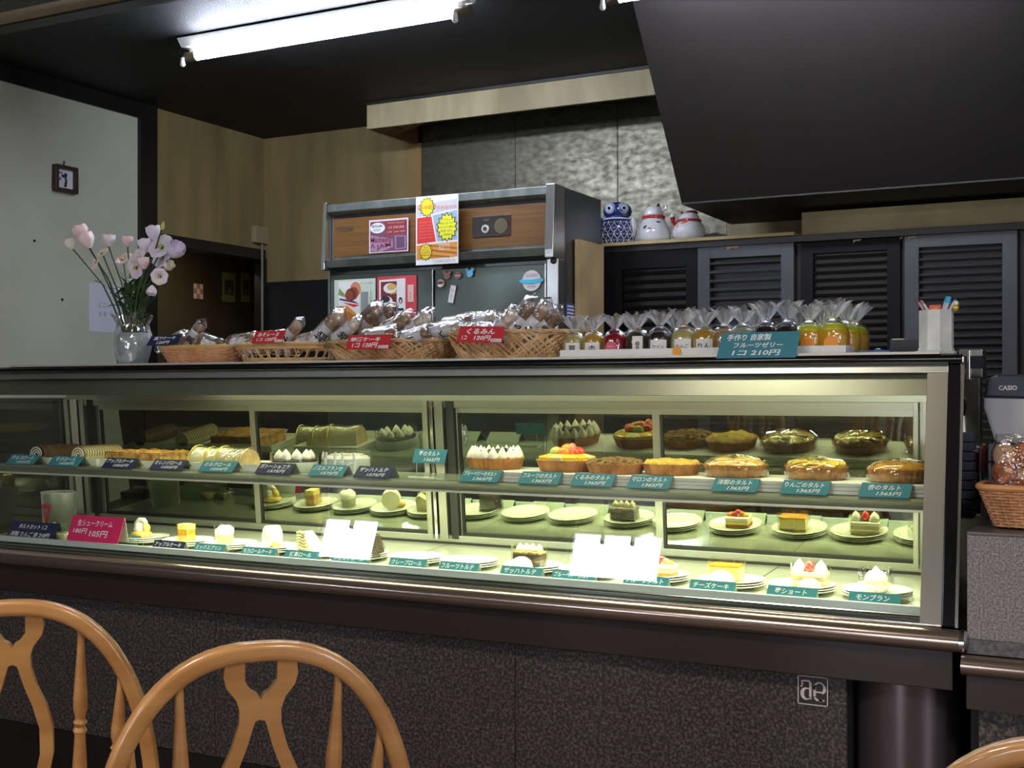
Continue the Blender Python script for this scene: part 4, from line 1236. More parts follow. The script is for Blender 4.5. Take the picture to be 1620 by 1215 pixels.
def tart(px, y, z, r, label, kind, h=.036):
    o = thing('tart', label, 'tart', (fx(px, y), y, z))
    def fl_(r_, z_, q, j):
        return (r_ * (1 + (.018 * cos(q * 34) if 0 < j < 4 else 0)), z_)
    MB().lathe([(r * .84, 0), (r * .86, .001), (r * .97, h * .75), (r, h * .82), (r * .99, h * .86), (r * .94, h * .84), (r * .92, h * .7)], 136, mod=fl_).build('crust', crust, o, smooth=True)
    def top(mat, bump_, nm='filling', jit=.006):
        MB().lathe([(r * .95, h * .72)] + [(r * .95 * cos(a), h * (.80 + bump_ * sin(a))) for a in [pi / 2 * i / 6 for i in range(1, 6)]] + [(.002, h * (.80 + bump_))], 40,
                   mod=lambda r_, z_, q, j: (r_, z_ + (mnoise.noise(Vector((r_ * cos(q) * 60 + px, r_ * sin(q) * 60, z_))) * jit if j > 0 else 0))).build(nm, mat, o, smooth='all')
    if kind == 'blueberry':
        top(M('berry_jam', (34, 24, 44), .3), .2)
        n = 16
        for k in range(n):
            q = 2 * pi * k / n
            MB().lathe([(.0135, 0), (.0145, .006), (.011, .017), (.005, .027), (.0008, .034)], 12,
                       mod=lambda r_, z_, a, j: (r_ * (1 + .08 * cos(5 * a + j * .5)), z_)).build('cream_dollop', cream, o, smooth='all', loc=(cos(q) * r * .80, sin(q) * r * .80, h * .80))
        m = MB()
        for i in range(46):
            q, rr = random.uniform(0, 2 * pi), r * .62 * sqrt(random.random())
            m.ball((rr * cos(q), rr * sin(q), h + random.uniform(.002, .014)), .0065, n=8, m=5)
        m.build('blueberries', M('blueberry', (24, 22, 44), .35, coat=.4), o, smooth='all', kind='stuff')
    elif kind == 'fruit':
        top(M('custard_yellow', (232, 206, 120), .4, var=(238, 214, 140), vs=20), .35)
        ye = M('peach_slice', (240, 196, 50), .25, coat=.5)
        for k in range(12):
            q = 2 * pi * k / 12
            m_ = Matrix.Rotation(q, 4, 'Z') @ Matrix.Translation((r * .70, 0, h * 1.02)) @ Matrix.Rotation(radians(14), 4, 'Y')
            mb = MB().box(-.016, .018, -.018, .018, -.007, .007, m_)
            mb.build('peach_slice', ye if k % 3 else M('melon_pale', (226, 220, 140), .3, coat=.4), o, bevel=.004)
        for k in range(7):
            q = 2 * pi * k / 7 + .4
            mm_ = (straw, M('kiwi_green', (176, 190, 90), .3, coat=.4), M('mandarin', (240, 130, 30), .3, coat=.4))[k % 3]
            MB().ball((0, 0, 0), .017, 1.1, .8, .9, 12, 8).build('fruit_piece', mm_, o, smooth='all', loc=(cos(q) * r * .38, sin(q) * r * .38, h * 1.38))
        MB().ball((0, 0, 0), .020, 1.1, .8, .75, 12, 8).build('fruit_piece', M('mandarin'), o, smooth='all', loc=(.004, 0, h * 1.62))
        MB().ball((0, 0, 0), .018, .7, .9, 1.2, 12, 8).build('fruit_piece', M('salmon_fruit', (232, 120, 90), .3, coat=.4), o, smooth='all', loc=(.024, -.018, h * 1.52))
    else:
        mt_ = {'walnut': M('crumble_brown', (150, 116, 54), .8, var=(104, 70, 32), vs=90, bump=.8, bs=160),
               'chestnut': M('crumble_yellow', (206, 176, 70), .7, var=(176, 136, 48), vs=60, bump=.5, bs=130),
               'pear': M('pear_glaze', (212, 160, 60), .2, var=(236, 210, 150), vs=28, coat=.7, bump=.4, bs=60),
               'apple': M('apple_glaze', (216, 176, 66), .25, var=(180, 124, 40), vs=26, coat=.6, bump=.3, bs=60),
               'apricot': M('apricot_glaze', (176, 112, 46), .2, var=(206, 150, 60), vs=22, coat=.7, bump=.4, bs=50)}[kind]
        top(mt_, .38 if kind != 'apricot' else .5, jit=.012)
        if kind == 'apple':
            for k in range(11):
                q = 2 * pi * k / 11
                m_ = Matrix.Rotation(q, 4, 'Z') @ Matrix.Translation((r * .62, 0, h * 1.04)) @ Matrix.Rotation(radians(25), 4, 'X')
                MB().lathe([(.020, -.003), (.022, 0), (.020, .003)], 14, sx=1.1, sy=.8, mtx=m_).build('apple_slice', M('apple_flesh', (232, 204, 90), .25, coat=.5), o, smooth=True)
        if kind == 'pear':
            for k in range(5):
                q = 2 * pi * k / 5 + .3
                MB().ball((0, 0, 0), .020, 1.4, .9, .4, 12, 6, mtx=Matrix.Rotation(q, 4, 'Z')).build('pear_half', M('pear_flesh', (226, 190, 110), .2, coat=.7), o, smooth='all', loc=(cos(q) * r * .45, sin(q) * r * .45, h * 1.12))
        if kind == 'walnut':
            m = MB()
            for i in range(80):
                q, rr = random.uniform(0, 2 * pi), r * .86 * sqrt(random.random())
                m.ball((rr * cos(q), rr * sin(q), h * (1.16 - .25 * (rr / r) ** 2)), random.uniform(.004, .008), 1, .8, .7, 6, 4, jit=.25)
            m.build('walnut_crumbs', M('walnut', (140, 104, 50), .7, var=(96, 64, 30), vs=50), o, kind='stuff')
        if kind in ('apricot', 'pear', 'apple'):
            MB().lathe([(r * 1.01, 0.004), (r * 1.025, h * .9), (r * .8, h * 1.28), (r * .3, h * 1.46), (.002, h * 1.5)], 30,
                       mod=lambda r_, z_, q, j: (r_ * (1 + .012 * sin(q * 9 + j)), z_ + .002 * sin(q * 13 + j * 2))).build('film_cover', film, o, smooth='all')
    return o


TZ = ZC - 0.2085
# white boards under the tarts
bd = thing('cake_board', 'long white board stack carrying the row of tarts on the shelf', 'board', (fx(735, 2.87), 2.87, ZC - .2357))
L_ = fx(1465, 2.87) - fx(735, 2.87)
for k in range(3):
    MB().box(.002 * (k % 2), L_, 0, .22, .0002 + .009 * k, .0086 + .009 * k).build('board', M('board_white', (226, 226, 214), .6), bd, bevel=.001)
tart(784, 2.985, TZ, .081, 'blueberry tart ringed with white cream peaks', 'blueberry')
tart(897, 2.985, TZ, .083, 'tart piled with yellow peach, strawberry and green melon pieces', 'fruit')
tart(974, 2.96, TZ, .078, 'walnut crumble tart with rough brown top beside the fruit tart', 'walnut', h=.032)
tart(1063, 2.985, TZ, .076, 'pale yellow crumbly chestnut tart between walnut and pear tarts', 'chestnut', h=.033)
tart(1164, 2.985, TZ, .080, 'shiny glazed pear tart with white sugared edge', 'pear')
tart(1292, 2.985, TZ, .076, 'apple tart topped with yellow overlapping apple slices', 'apple')
tart(1425, 2.985, TZ, .078, 'brown glazed apricot tart under film, rightmost on the shelf', 'apricot')

# ---- rolls and cakes on the left half of the shelf
def tray(px0, px1, y0, label, dep=.2, h=.022, z=ZC - .2357):
    a, b = fx(px0, y0), fx(px1, y0)
    o = thing('cake_tray', label, 'tray', (a, y0, z))
    wd = b - a
    MB().box(0, wd, 0, dep, 0.0003, .004).build('base', M('board_white'), o)
    for q in ((0, wd, 0, .003), (0, wd, dep - .003, dep), (0, .003, .003, dep - .003), (wd - .003, wd, .003, dep - .003)):
        MB().box(*q, .004, h).build('side', M('board_white'), o)
    return o


SZ = ZC - .2357 + .0045
tray(36, 104, 2.90, 'white tray under the dark chocolate roll', .2)
tray(108, 152, 2.895, 'white tray under the cream striped roll', .2)
tray(158, 266, 2.89, 'white tray under the brown crumble cake', .2)
tray(300, 408, 2.885, 'white tray under the large wrapped roll', .2)


def roll(px, y, r, L, mat, endm, label, rz=0.0, sz_=.9, stripes=None):
    o = thing('roll_cake', label, 'cake', (fx(px, y), y, SZ), rz)
    pts = [(0, L * i / 8, r * sz_) for i in range(9)]
    MB().tube([(0, .003, r * sz_), (0, L, r * sz_)], r, 24, sq=(sz_, 1)).build('roll_body', mat, o, bevel=.004, smooth=True)
    MB().tube([(0, 0, r * sz_), (0, .003, r * sz_)], r * .95, 24, sq=(sz_, 1)).build('cut_face', endm, o)
    sp_ = [(r * (.12 + .75 * k / 40) * cos(k * .42), -.0008, r * sz_ + r * (.12 + .75 * k / 40) * sz_ * sin(k * .42)) for k in range(41)]
    MB().tube(sp_, .0022, 5).build('cream_spiral', cream, o)
    if stripes:
        for k in range(int(L / .011)):
            yy = .006 + k * .011
            MB().tube([((r + .001) * cos(a), yy + .003 * sin(a * 3), r * sz_ + (r + .001) * sz_ * sin(a)) for a in [radians(-10 + 20 * i) for i in range(11)]], .0016, 5).build('drizzle', stripes, o)
    return o


roll(58, 2.93, .034, .17, M('choco_roll', (96, 66, 46), .6, var=(120, 96, 66), vs=30), choco, 'dark chocolate roll cake at the far left of the middle shelf', sz_=.8)
roll(124, 2.925, .033, .17, M('cream_roll', (206, 196, 156), .6), M('roll_brown', (150, 112, 80), .7), 'cream coloured roll cake with fine brown stripes', stripes=M('drizzle_brown', (120, 96, 60), .5), sz_=.85)
o = thing('crumble_cake', 'long rectangular brown and gold crumble cake on a white tray', 'cake', (fx(168, 2.93), 2.92, SZ))
wd = fx(255, 2.92) - fx(166, 2.92)
m = MB()
def crumb(u, v):
    x, y = (u) * wd, v * .16
    e = min(u, 1 - u, v, 1 - v)
    zz = .042 + .010 * mnoise.noise(Vector((x * 60, y * 60, 1))) - (.006 if e < .04 else 0)
    return Vector((x, y, zz))
m.grid(crumb, 34, 24)
m.build('crumble_top', M('crumble_gold', (196, 150, 60), .6, var=(140, 84, 34), vs=45, bump=.6, bs=140), o, smooth='all')
MB().box(0.002, wd - .002, 0.002, .158, 0, .041).build('cake_body', M('crumble_side', (146, 92, 40), .7, var=(206, 170, 100), vs=38, bump=.5, bs=120), o)
# large wrapped roll
o = thing('roll_cake', 'large cream roll cake wrapped in clear film with gold ties', 'cake', (fx(355, 2.96), 2.96, SZ), radians(-8))
def humpy(u, v, s=1.0):
    q = pi * v
    x = (u - .5) * .235
    R = .034 * (1 + .035 * cos(u * 4 * pi)) * s
    return Vector((x, -cos(q) * R * 1.25, max(0, sin(q)) * R * 1.75))
MB().grid(lambda u, v: humpy(u, v), 24, 14).build('roll_body', M('roll_pale', (240, 228, 190), .6, var=(222, 200, 150), vs=10), o, smooth='all')
MB().grid(lambda u, v: humpy(u, v, 1.08) + Vector((0, 0, .001 * sin(u * 80 + v * 9))), 40, 16).build('film_wrap', film2, o, smooth='all')
for u in (.0, .27, .52):
    MB().tube([humpy(u, v / 12, 1.1) for v in range(13)], .0022, 5).build('gold_tie', M('gold_tie', (206, 196, 90), .3, .5), o)
for s in (0, 1):
    pts = [humpy(s, v / 12, .98) for v in range(13)]
    MB().add(pts, [tuple(range(13))]).build('cut_face', bread, o)
# square dark cake with cream tufts
def slice_box(name, px, y, z, wx, wy, h, mats, label, cat='cake', rz=0.0, film_=None, top=None, group=None):
    o = thing(name, label, cat, (fx(px, y), y, z), rz, group)
    zz = 0
    for i, (mt_, hh) in enumerate(mats):
        MB().box(-wx / 2 + .0004 * (i % 2), wx / 2 - .0004 * (i % 2), -wy / 2 + .0004 * (i % 2), wy / 2 - .0004 * (i % 2), zz, zz + hh).build('layer', mt_, o, bevel=.0015)
        zz += hh
    if film_:
        k = .003
        MB().add([(a * (wx / 2 + k), b * (wy / 2 + k), c_) for c_ in (0, film_) for a, b in ((-1, -1), (1, -1), (1, 1), (-1, 1))], [(0, 1, 5, 4), (1, 2, 6, 5), (2, 3, 7, 6), (3, 0, 4, 7)]).build('film_collar', film, o)
    return o, zz


def dollop(o, x, y, z, s=1.0, mat=None, name='cream_dollop'):
    return MB().lathe([(.011 * s, 0), (.012 * s, .005 * s), (.009 * s, .013 * s), (.004 * s, .019 * s), (.0006, .023 * s)], 12, mod=lambda r_, z_, a, j: (r_ * (1 + .1 * cos(5 * a + j * .6)), z_)).build(name, mat or cream, o, smooth='all', loc=(x, y, z))


SZ2 = ZC - .2355
o = thing('chocolate_cake', 'dark round cake with white sides and cream tufts in clear film', 'cake', (fx(466, 2.96), 2.96, SZ2))
MB().lathe([(.066, 0), (.068, .004), (.068, .034), (.062, .038), (.002, .039)], 40).build('cake_body', choco, o, smooth=True)
MB().lathe([(.0690, .0), (.0700, .002), (.0700, .028), (.0690, .030)], 40, mod=lambda r_, z_, q, j: (r_ if -2.9 < (q - pi if q > pi else q) else r_, z_)).build('paper_band', M('white_band', (214, 214, 206), .5), o, smooth=True)
for k in range(9):
    q = 2 * pi * k / 9
    dollop(o, .048 * cos(q), .048 * sin(q), .037, 1.25)
MB().lathe([(.073, 0), (.073, .058)], 40).f
cyl = MB().lathe([(.073, .001), (.073, .060)], 40)
cyl.f = cyl.f[:-2]
cyl.build('film_collar', film, o, smooth='all')
o = thing('white_round_cake', 'white round cream cake wrapped in glossy clear film with strips', 'cake', (fx(549, 2.97), 2.97, SZ2))
MB().lathe([(.066, 0), (.068, .004), (.068, .044), (.060, .052), (.002, .054)], 40).build('cake_body', M('cream_cool', (222, 224, 216), .5), o, smooth=True)
MB().lathe([(.052, .051), (.048, .057), (.002, .058)], 30).build('crumb_top', M('crumb_green', (180, 176, 120), .8, var=(210, 206, 160), vs=60), o, smooth=True)
cyl = MB().lathe([(.074, .001), (.075, .040), (.071, .066)], 48, mod=lambda r_, z_, q, j: (r_ * (1 + .01 * sin(q * 14)), z_))
cyl.f = cyl.f[:-2]
cyl.build('film_wrap', film2, o, smooth='all')
for q in (-110, -84, -66, -40):
    q = radians(q)
    MB().tube([(.0755 * cos(q), .0755 * sin(q), .002), (.0765 * cos(q + .03), .0765 * sin(q + .03), .035), (.072 * cos(q), .072 * sin(q), .064)], .0014, 5, sq=(3, 1)).build('film_strip', M('film_strip_white', (226, 230, 226), .3), o)

# ================================================================== lower floor of the case
PR = .081
PLY = 2.935
pf = MB().lathe([(.040, 0), (.043, .002), (.048, .004), (PR * .86, .010), (PR, .013), (PR * .995, .0145), (PR * .84, .0115), (.046, .006), (.002, .0055)], 40)
proto = None
plates = [
    (227, 'the swan cream puff'), (298, 'the amber layered cube'), (365, 'the clear cup with cream'), (432, 'the white roll slice'),
    (497, 'the beige ruffled slice'), (572, 'the dark chocolate wedge'), (658, None), (742, None), (843, 'the chocolate slice with paper fan'),
    (932, None), (1040, 'the small fruit slice'), (1158, 'the orange topped cheesecake'), (1268, 'the strawberry shortcake'), (1387, 'the cream cup cake')]
topz = {}
for px, what in plates:
    x = fx(px, PLY)
    for lvl in range(3):
        z = ZC + czf(PLY - .07) + .0018 + lvl * .0058
        nm = ('bottom', 'middle', 'top')[lvl]
        if what:
            lab = 'white round plate, %s one of the stack under %s' % (nm, what)
        else:
            lab = 'empty white round plate, %s of the stack %s' % (nm, {658: 'right of the dark chocolate wedge', 742: 'left of the chocolate fan slice', 932: 'before the window glare'}[px])
        if proto is None:
            proto = thing('plate', lab, 'plate', (x, PLY, z), group='white plates on the case floor')
            pf.build('dish', plate_m, proto, smooth='all')
        else:
            r_ = proto.copy()
            COL.objects.link(r_)
            r_.location = (x, PLY, z)
            r_['label'] = lab
            c_ = proto.children[0].copy()
            COL.objects.link(c_)
            c_.parent = r_
    topz[px] = z + .0062


def fan(o, r=.028, x=0.0, y=-.03, z=0.0, lean_=35, n=18, mat=None):
    """pleated half round paper doily standing before a cake"""
    m_ = Matrix.Translation((x, y, z)) @ Matrix.Rotation(radians(-lean_), 4, 'X')
    vs, fs = [Vector((0, 0, 0))], []
    for i in range(n * 2 + 1):
        q = pi * i / (2 * n)
        rr = r * (1 if i % 2 else .93)
        vs.append(Vector((cos(q) * rr * 1.2, (.0035 if i % 2 else -.0035), sin(q) * rr)))
    for i in range(n * 2):
        fs.append((0, i + 1, i + 2))
    MB().add([m_ @ v for v in vs], fs).build('paper_fan', mat or M('fan_paper', (240, 240, 230), .7), o)


# swan cream puff
o = thing('swan_cream_puff', 'swan shaped cream puff with white cream and golden wings', 'pastry', (fx(224, PLY), PLY, topz[227]))
MB().ball((0, 0, .012), .034, 1.15, .8, .42, 18, 8).build('choux_base', M('choux', (206, 166, 70), .6, var=(230, 200, 110), vs=30), o, smooth='all')
MB().ball((-.004, 0, .028), .025, 1.0, .8, .9, 16, 8).build('cream_body', cream, o, smooth='all')
MB().tube([(-.016, 0, .030), (-.020, 0, .044), (-.008, 0, .056), (.010, 0, .057), (.020, 0, .048)], [.010, .010, .009, .008, .006], 10).build('cream_swirl', cream, o, smooth=True)
MB().ball((.018, 0, .032), .016, 1.0, .8, 1.1, 12, 6).build('choux_wing', M('choux'), o, smooth='all')
# amber cube
amber = M('amber_jelly', (222, 168, 50), .15, var=(196, 124, 36), vs=30, coat=.5, sub=.2)
o, zz = slice_box('amber_cube', 295, PLY, topz[298], .038, .040, 0, [(M('amber_base', (196, 140, 40), .5, var=(222, 184, 90), vs=40), .020), (amber, .016), (M('amber_cream', (226, 200, 110), .5), .018)], 'tall golden amber layered cake cube', film_=.056)
MB().tube([(-.030, -.02, 0), (-.022, -.018, .018)], .002, 6).build('film_tab', M('wire_clear'), o)
# clear cup with cream
o = thing('cream_cup', 'clear cup with white cream over pale jelly on a plate', 'dessert', (fx(355, PLY), PLY, topz[365]))
cyl = MB().lathe([(.026, 0), (.030, .03), (.034, .060)], 28, mod=lambda r_, z_, q, j: (r_ * (1 + .05 * cos(4 * q)), z_))
cyl.f = cyl.f[:-1]
cyl.build('cup', film, o, smooth='all')
MB().lathe([(.0245, .001), (.0275, .028), (.002, .030)], 24).build('jelly', M('pale_jelly', (166, 168, 128), .3, coat=.4), o, smooth=True)
MB().lathe([(.027, .028), (.0295, .034), (.028, .046), (.018, .054), (.002, .055)], 24, mod=lambda r_, z_, q, j: (r_, z_ + .003 * sin(q * 3) * (j > 1))).build('cream_layer', cream, o, smooth='all')
# white roll slice
o = thing('roll_slice', 'thick white roll cake slice standing on a plate', 'cake', (fx(430, PLY), PLY, topz[432]), radians(-28))
MB().tube([(0, -.018, .033), (0, .022, .033)], .033, 28).build('slice_body', M('roll_white', (232, 226, 196), .6), o, bevel=.004, smooth=True)
MB().tube([(0, -.0185, .033), (0, -.0175, .033)], .029, 28).build('cut_face', M('roll_inside', (216, 204, 156), .7, var=(236, 230, 200), vs=40), o)
MB().tube([(.027 * (k / 44) * cos(k * .38), -.0195, .033 + .027 * (k / 44) * sin(k * .38)) for k in range(45)], .0018, 5).build('cream_spiral', cream, o)
MB().ball((.034, -.002, .010), .013, 1.2, .8, .8, 10, 6).build('orange_piece', M('mandarin_pale', (230, 180, 80), .4, coat=.3), o, smooth='all')
# ruffled beige slice
rf = M('ruffle_cream', (176, 168, 132), .6, var=(206, 198, 160), vs=25)
o = thing('ruffled_slice', 'beige cake slice with ruffled cream ridges in film', 'cake', (fx(490, PLY), PLY, topz[497]), radians(-20))
MB().prism([(-.030, 0), (.036, 0), (.030, .022), (.006, .040), (-.016, .056), (-.030, .048)], -.022, .022, 'XZ').build('slice_body', rf, o, bevel=.003)
for k in range(6):
    zz = .008 + k * .0085
    xr = .035 - .009 * k
    MB().tube([(-.031, -.0235, zz), (-.012, -.025, zz + .004), (.006, -.0235, zz - .001), (max(.0, xr), -.024, zz + .003)], [.0035, .0045, .004, .003], 7).build('cream_ridge', M('ridge', (148, 140, 106), .6), o, smooth=True)
# dark wedge in film
o = thing('chocolate_wedge', 'dark chocolate cake wedge wrapped in shiny film', 'cake', (fx(585, PLY - .02), PLY - .02, topz[572]))
MB().prism([(-.030, 0), (.036, 0), (.033, .022), (.018, .056), (-.022, .058)], -.024, .024, 'XZ').build('slice_body', choco, o, bevel=.002)
MB().prism([(-.032, 0), (.039, 0), (.036, .024), (.021, .060), (-.024, .062)], -.027, .027, 'XZ').build('film_wrap', film2, o)
MB().prism([(.008, .002), (.013, .002), (.004, .056), (.0, .056)], -.0285, -.0275, 'XZ').build('film_strip', M('film_strip_white'), o)
# chocolate slice
o, zz = slice_box('chocolate_slice', 838, PLY + .005, topz[843], .080, .045, 0, [(choco, .014), (M('choco_cream', (120, 88, 64), .5), .004), (choco, .016), (M('choco_crumb', (96, 74, 46), .8, var=(166, 150, 96), vs=90, bump=.6, bs=150), .006)], 'dark chocolate layer slice in clear film with a white paper fan', film_=.056)
for k in range(4):
    dollop(o, -.028 + .019 * k, 0, zz - .001, .95, M('tuft_cream', (206, 196, 150), .6))
fan(o, .030, -.008, -.036, 0, 14)
# small fruit slice
o, zz = slice_box('fruit_slice', 1047, PLY, topz[1040], .070, .050, 0, [(crust, .010), (M('custard_yellow'), .012), (cream, .008)], 'small fruit tart slice with strawberry pieces on a plate')
for dx, dz, mm_ in ((-.012, .006, straw), (.010, .008, M('salmon_fruit')), (.0, .013, straw), (.022, .003, M('peach_slice')), (-.026, .003, M('mandarin'))):
    MB().ball((dx, 0, zz + dz), .010, 1.1, .9, .8, 10, 6).build('fruit_piece', mm_, o, smooth='all')
# cheesecake
o, zz = slice_box('cheesecake_slice', 1150, PLY + .005, topz[1158], .078, .045, 0, [(M('biscuit', (206, 168, 80), .8), .007), (M('cheese_filling', (236, 214, 130), .6), .028), (M('orange_glaze', (236, 164, 40), .3, var=(214, 120, 30), vs=30, coat=.5), .006)], 'pale yellow cheesecake slice with orange glaze and paper fan', film_=.054)
fan(o, .031, -.004, -.036, 0, 14)
# shortcake
o, zz = slice_box('strawberry_shortcake', 1283, PLY + .005, topz[1268], .080, .048, 0, [(bread, .010), (cream, .006), (bread, .010), (cream, .010)], 'white strawberry shortcake slice with a red strawberry on top', film_=.056)
dollop(o, -.028, 0, zz - .001, 1.3); dollop(o, .024, 0, zz - .001, 1.3)
MB().lathe([(.003, 0), (.012, .004), (.0125, .012), (.008, .022), (.001, .029)], 14).build('strawberry', straw, o, smooth='all', loc=(-.002, -.004, zz))
fan(o, .026, .006, -.038, 0, 14)
# mont blanc like cup
o = thing('cream_cup_cake', 'small cream topped cake in a pleated paper cup, far right', 'cake', (fx(1386, PLY), PLY, topz[1387]))
cyl = MB().lathe([(.021, 0), (.034, .020)], 64, mod=lambda r_, z_, q, j: (r_ * (1 + .06 * (1 if int(q / (2 * pi) * 64 + .5) % 2 else -1)), z_))
cyl.f = cyl.f[:-1]
cyl.build('paper_cup', M('fan_paper'), o)
MB().lathe([(.020, .002), (.029, .018), (.026, .028), (.014, .032), (.002, .033)], 28).build('sponge', M('sponge_green', (206, 206, 130), .7), o, smooth='all')
for k in range(6):
    dollop(o, .014 * cos(k * 1.05), .014 * sin(k * 1.05), .026, 1.0)
dollop(o, 0, 0, .032, 1.2)
cyl = MB().add([(a * .035, b * .030, c_) for c_ in (.004, .056) for a, b in ((-1, -1), (1, -1), (1, 1), (-1, 1))], [(0, 1, 5, 4), (1, 2, 6, 5), (2, 3, 7, 6), (3, 0, 4, 7)])
cyl.build('film_collar', film, o)
# wrapped little tarts behind the navy card, and the plastic cup
for px, y, col, lab in ((87, 2.90, (206, 190, 60), 'small wrapped tart with yellow top behind the navy card'), (101, 2.88, (96, 84, 50), 'small wrapped dark tart between the navy and pink cards')):
    o = thing('wrapped_tart', lab, 'tart', (fx(px, y), y, ZC + czf(y) + .0002))
    MB().lathe([(.022, 0), (.029, .022), (.026, .028), (.002, .031)], 20).build('tart_body', M('wt_%d' % px, col, .6, var=(210, 200, 150), vs=60), o, smooth=True)
    MB().lathe([(.025, 0), (.033, .024), (.020, .040), (.006, .044), (.012, .054)], 22, mod=lambda r_, z_, q, j: (r_ * (1 + .12 * sin(q * 7 + j)), z_)).build('film_wrap', film2, o, smooth='all')
y = 3.02
o = thing('plastic_cup', 'clear plastic cup with an upside down red triangle mark', 'cup', (fx(94, y), y, ZC + czf(y) + .0005))
r0, r1, hh = .052, .060, .135
frost = pane_mat('frosted_plastic', (.72, .76, .66), refl=1.4, base=.22, rough=.5)
cyl = MB().lathe([(r0, 0), (r1, hh)], 36)
cyl.f = cyl.f[:-1]
cyl.build('cup_body', frost, o, smooth='all')
MB().tube([(r1 * cos(2 * pi * i / 36), r1 * sin(2 * pi * i / 36), hh) for i in range(37)], .0022, 6, cap=False).build('rim', M('rim_plastic', (196, 204, 190), .3), o, smooth=True)
cyl = MB().lathe([(r0 + .0035, hh * .45), (r1 - .002, hh * .95)], 36)
def on_cup(u, v):
    q = radians(-118) + u * .9
    z_ = hh * (.12 + .62 * v)
    rr = r0 + (r1 - r0) * z_ / hh + .001
    return Vector((rr * cos(q), rr * sin(q), z_))
MB().add([on_cup(.02, .95), on_cup(.5, 1), on_cup(.98, .95), on_cup(.9, .8), on_cup(.62, .2), on_cup(.52, 0), on_cup(.42, .2), on_cup(.1, .8)], [tuple(range(8))]).build('red_mark', M('mark_red', (176, 48, 48), .5), o)
mq = MB().add([on_cup(.3, .8), on_cup(.7, .8), on_cup(.66, .62), on_cup(.34, .62)], [(0, 1, 2, 3)])
for v in mq.v: pass
mq.v = [tuple(Vector(v) * 1.0 + Vector((v[0], v[1], 0)) * .01) for v in mq.v]
mq.build('mark_panel', M('mark_grey', (130, 116, 110), .5), o)

# ================================================================== wicker baskets with wrapped cakes on top of the case
wick = M('wicker', (190, 148, 96), .6, var=(214, 176, 122), vs=20)
wick3 = M('wicker_straw_strips', (216, 182, 134), .6, var=(176, 136, 88), vs=30)
wick2 = M('wicker_orange', (214, 160, 116), .6, var=(184, 130, 86), vs=25)


def basket(px0, px1, y0, dep, h, kind, label, mat):
    x0, x1 = fx(px0, y0), fx(px1, y0)
    o = thing('wicker_basket', label, 'basket', ((x0 + x1) / 2, y0 + dep / 2, zt))
    a, b = (x1 - x0) / 2, dep / 2
    ex = 4.0 if kind == 'tight' else 2.6
    def ring(s, z, q):
        c_, s_ = cos(q), sin(q)
        k = (abs(c_) ** ex + abs(s_) ** ex) ** (-1 / ex)
        return Vector((a * s * k * c_, b * s * k * s_, z))
    s0 = .80
    def P(q, t, off=0.0):
        p = ring(s0 + (1 - s0) * t, .004 + (h - .006) * t, q)
        n = Vector((p.x / a / a, p.y / b / b, 0)).normalized()
        return p + n * off
    N = 48
    bs = MB().add([ring(s0, .002, 2 * pi * i / N) for i in range(N)] + [ring(s0, .005, 2 * pi * i / N) for i in range(N)],
                  [tuple(range(N)), tuple(range(N, 2 * N))] + [(i, (i + 1) % N, N + (i + 1) % N, N + i) for i in range(N)])
    bs.build('base', mat, o)
    w_ = MB()
    if kind == 'tight':
        rows = int(h / .0065)
        for r_ in range(rows):
            t = (r_ + .5) / rows
            w_.tube([P(2 * pi * i / 80, t, .0022 * (1 if (i // 2 + r_) % 2 else -1)) for i in range(81)], .0032, 5, cap=False)
        w_.build('woven_strands', mat, o, smooth=True, kind='stuff')
        m2 = MB()
        for k in range(0, 40):
            m2.tube([P(2 * pi * k / 40, 0), P(2 * pi * k / 40, 1)], .002, 5)
        m2.build('stakes', mat, o, kind='stuff')
        r2 = MB()
        for j in range(3):
            r2.tube([P(2 * pi * i / 90, 1, .003 * sin(i * .9 + j * 2.1)) + Vector((0, 0, .004 + .0035 * cos(i * .9 + j * 2.1))) for i in range(91)], .003, 5, cap=False)
        r2.build('rim', M('wicker_straw', (206, 170, 100), .6), o, smooth=True)
    elif kind == 'open':
        for t in (.04, .12, .20):
            w_.tube([P(2 * pi * i / 80, t, .002 * (1 if i % 2 else -1)) for i in range(81)], .0036, 5, cap=False)
        for t in (.80, .88):
            w_.tube([P(2 * pi * i / 80, t, .002 * (1 if i % 2 else -1)) for i in range(81)], .0034, 5, cap=False)
        for k in range(64):
            q = 2 * pi * k / 64
            w_.tube([P(q, .1), P(q + (.10 if k % 2 else -.10), .9)], .0016, 5)
        w_.build('woven_strands', mat, o, smooth=True, kind='stuff')
        MB().tube([P(2 * pi * i / 80, 1.0, 0) + Vector((0, 0, .001 * (i % 2))) for i in range(81)], .0058, 7, cap=False).build('rim', mat, o, smooth=True)
    else:
        n = 60
        for layer, dr_ in ((0, 1), (1, -1)):
            for k in range(n):
                q = 2 * pi * k / n + random.uniform(-.02, .02)
                dq = dr_ * (.55 + random.uniform(-.08, .08)) * (1 if layer == 0 else .75)
                pts = [P(q + dq * u, min(1.0, u * 1.0), .002 * (layer * 2 - 1) + .0022 * sin(u * 14 + k * 2)) for u in [i / 7 for i in range(8)]]
                w_.tube(pts, .0027 if layer == 0 else .0022, 4, sq=(1.5, .6))
        for t in (.03, .10):
            w_.tube([P(2 * pi * i / 80, t, .003 * (1 if i % 2 else -1)) for i in range(81)], .0034, 5, cap=False)
        w_.build('woven_strands', mat, o, smooth=True, kind='stuff')
        r2 = MB()
        for j in range(3):
            r2.tube([P(2 * pi * i / 90, 1, .0035 * sin(i * .8 + j * 2.1)) + Vector((0, 0, .003 * cos(i * .8 + j * 2.1))) for i in range(91)], .0034, 5, cap=False)
        r2.build('rim', mat, o, smooth=True)
    return o, a, b


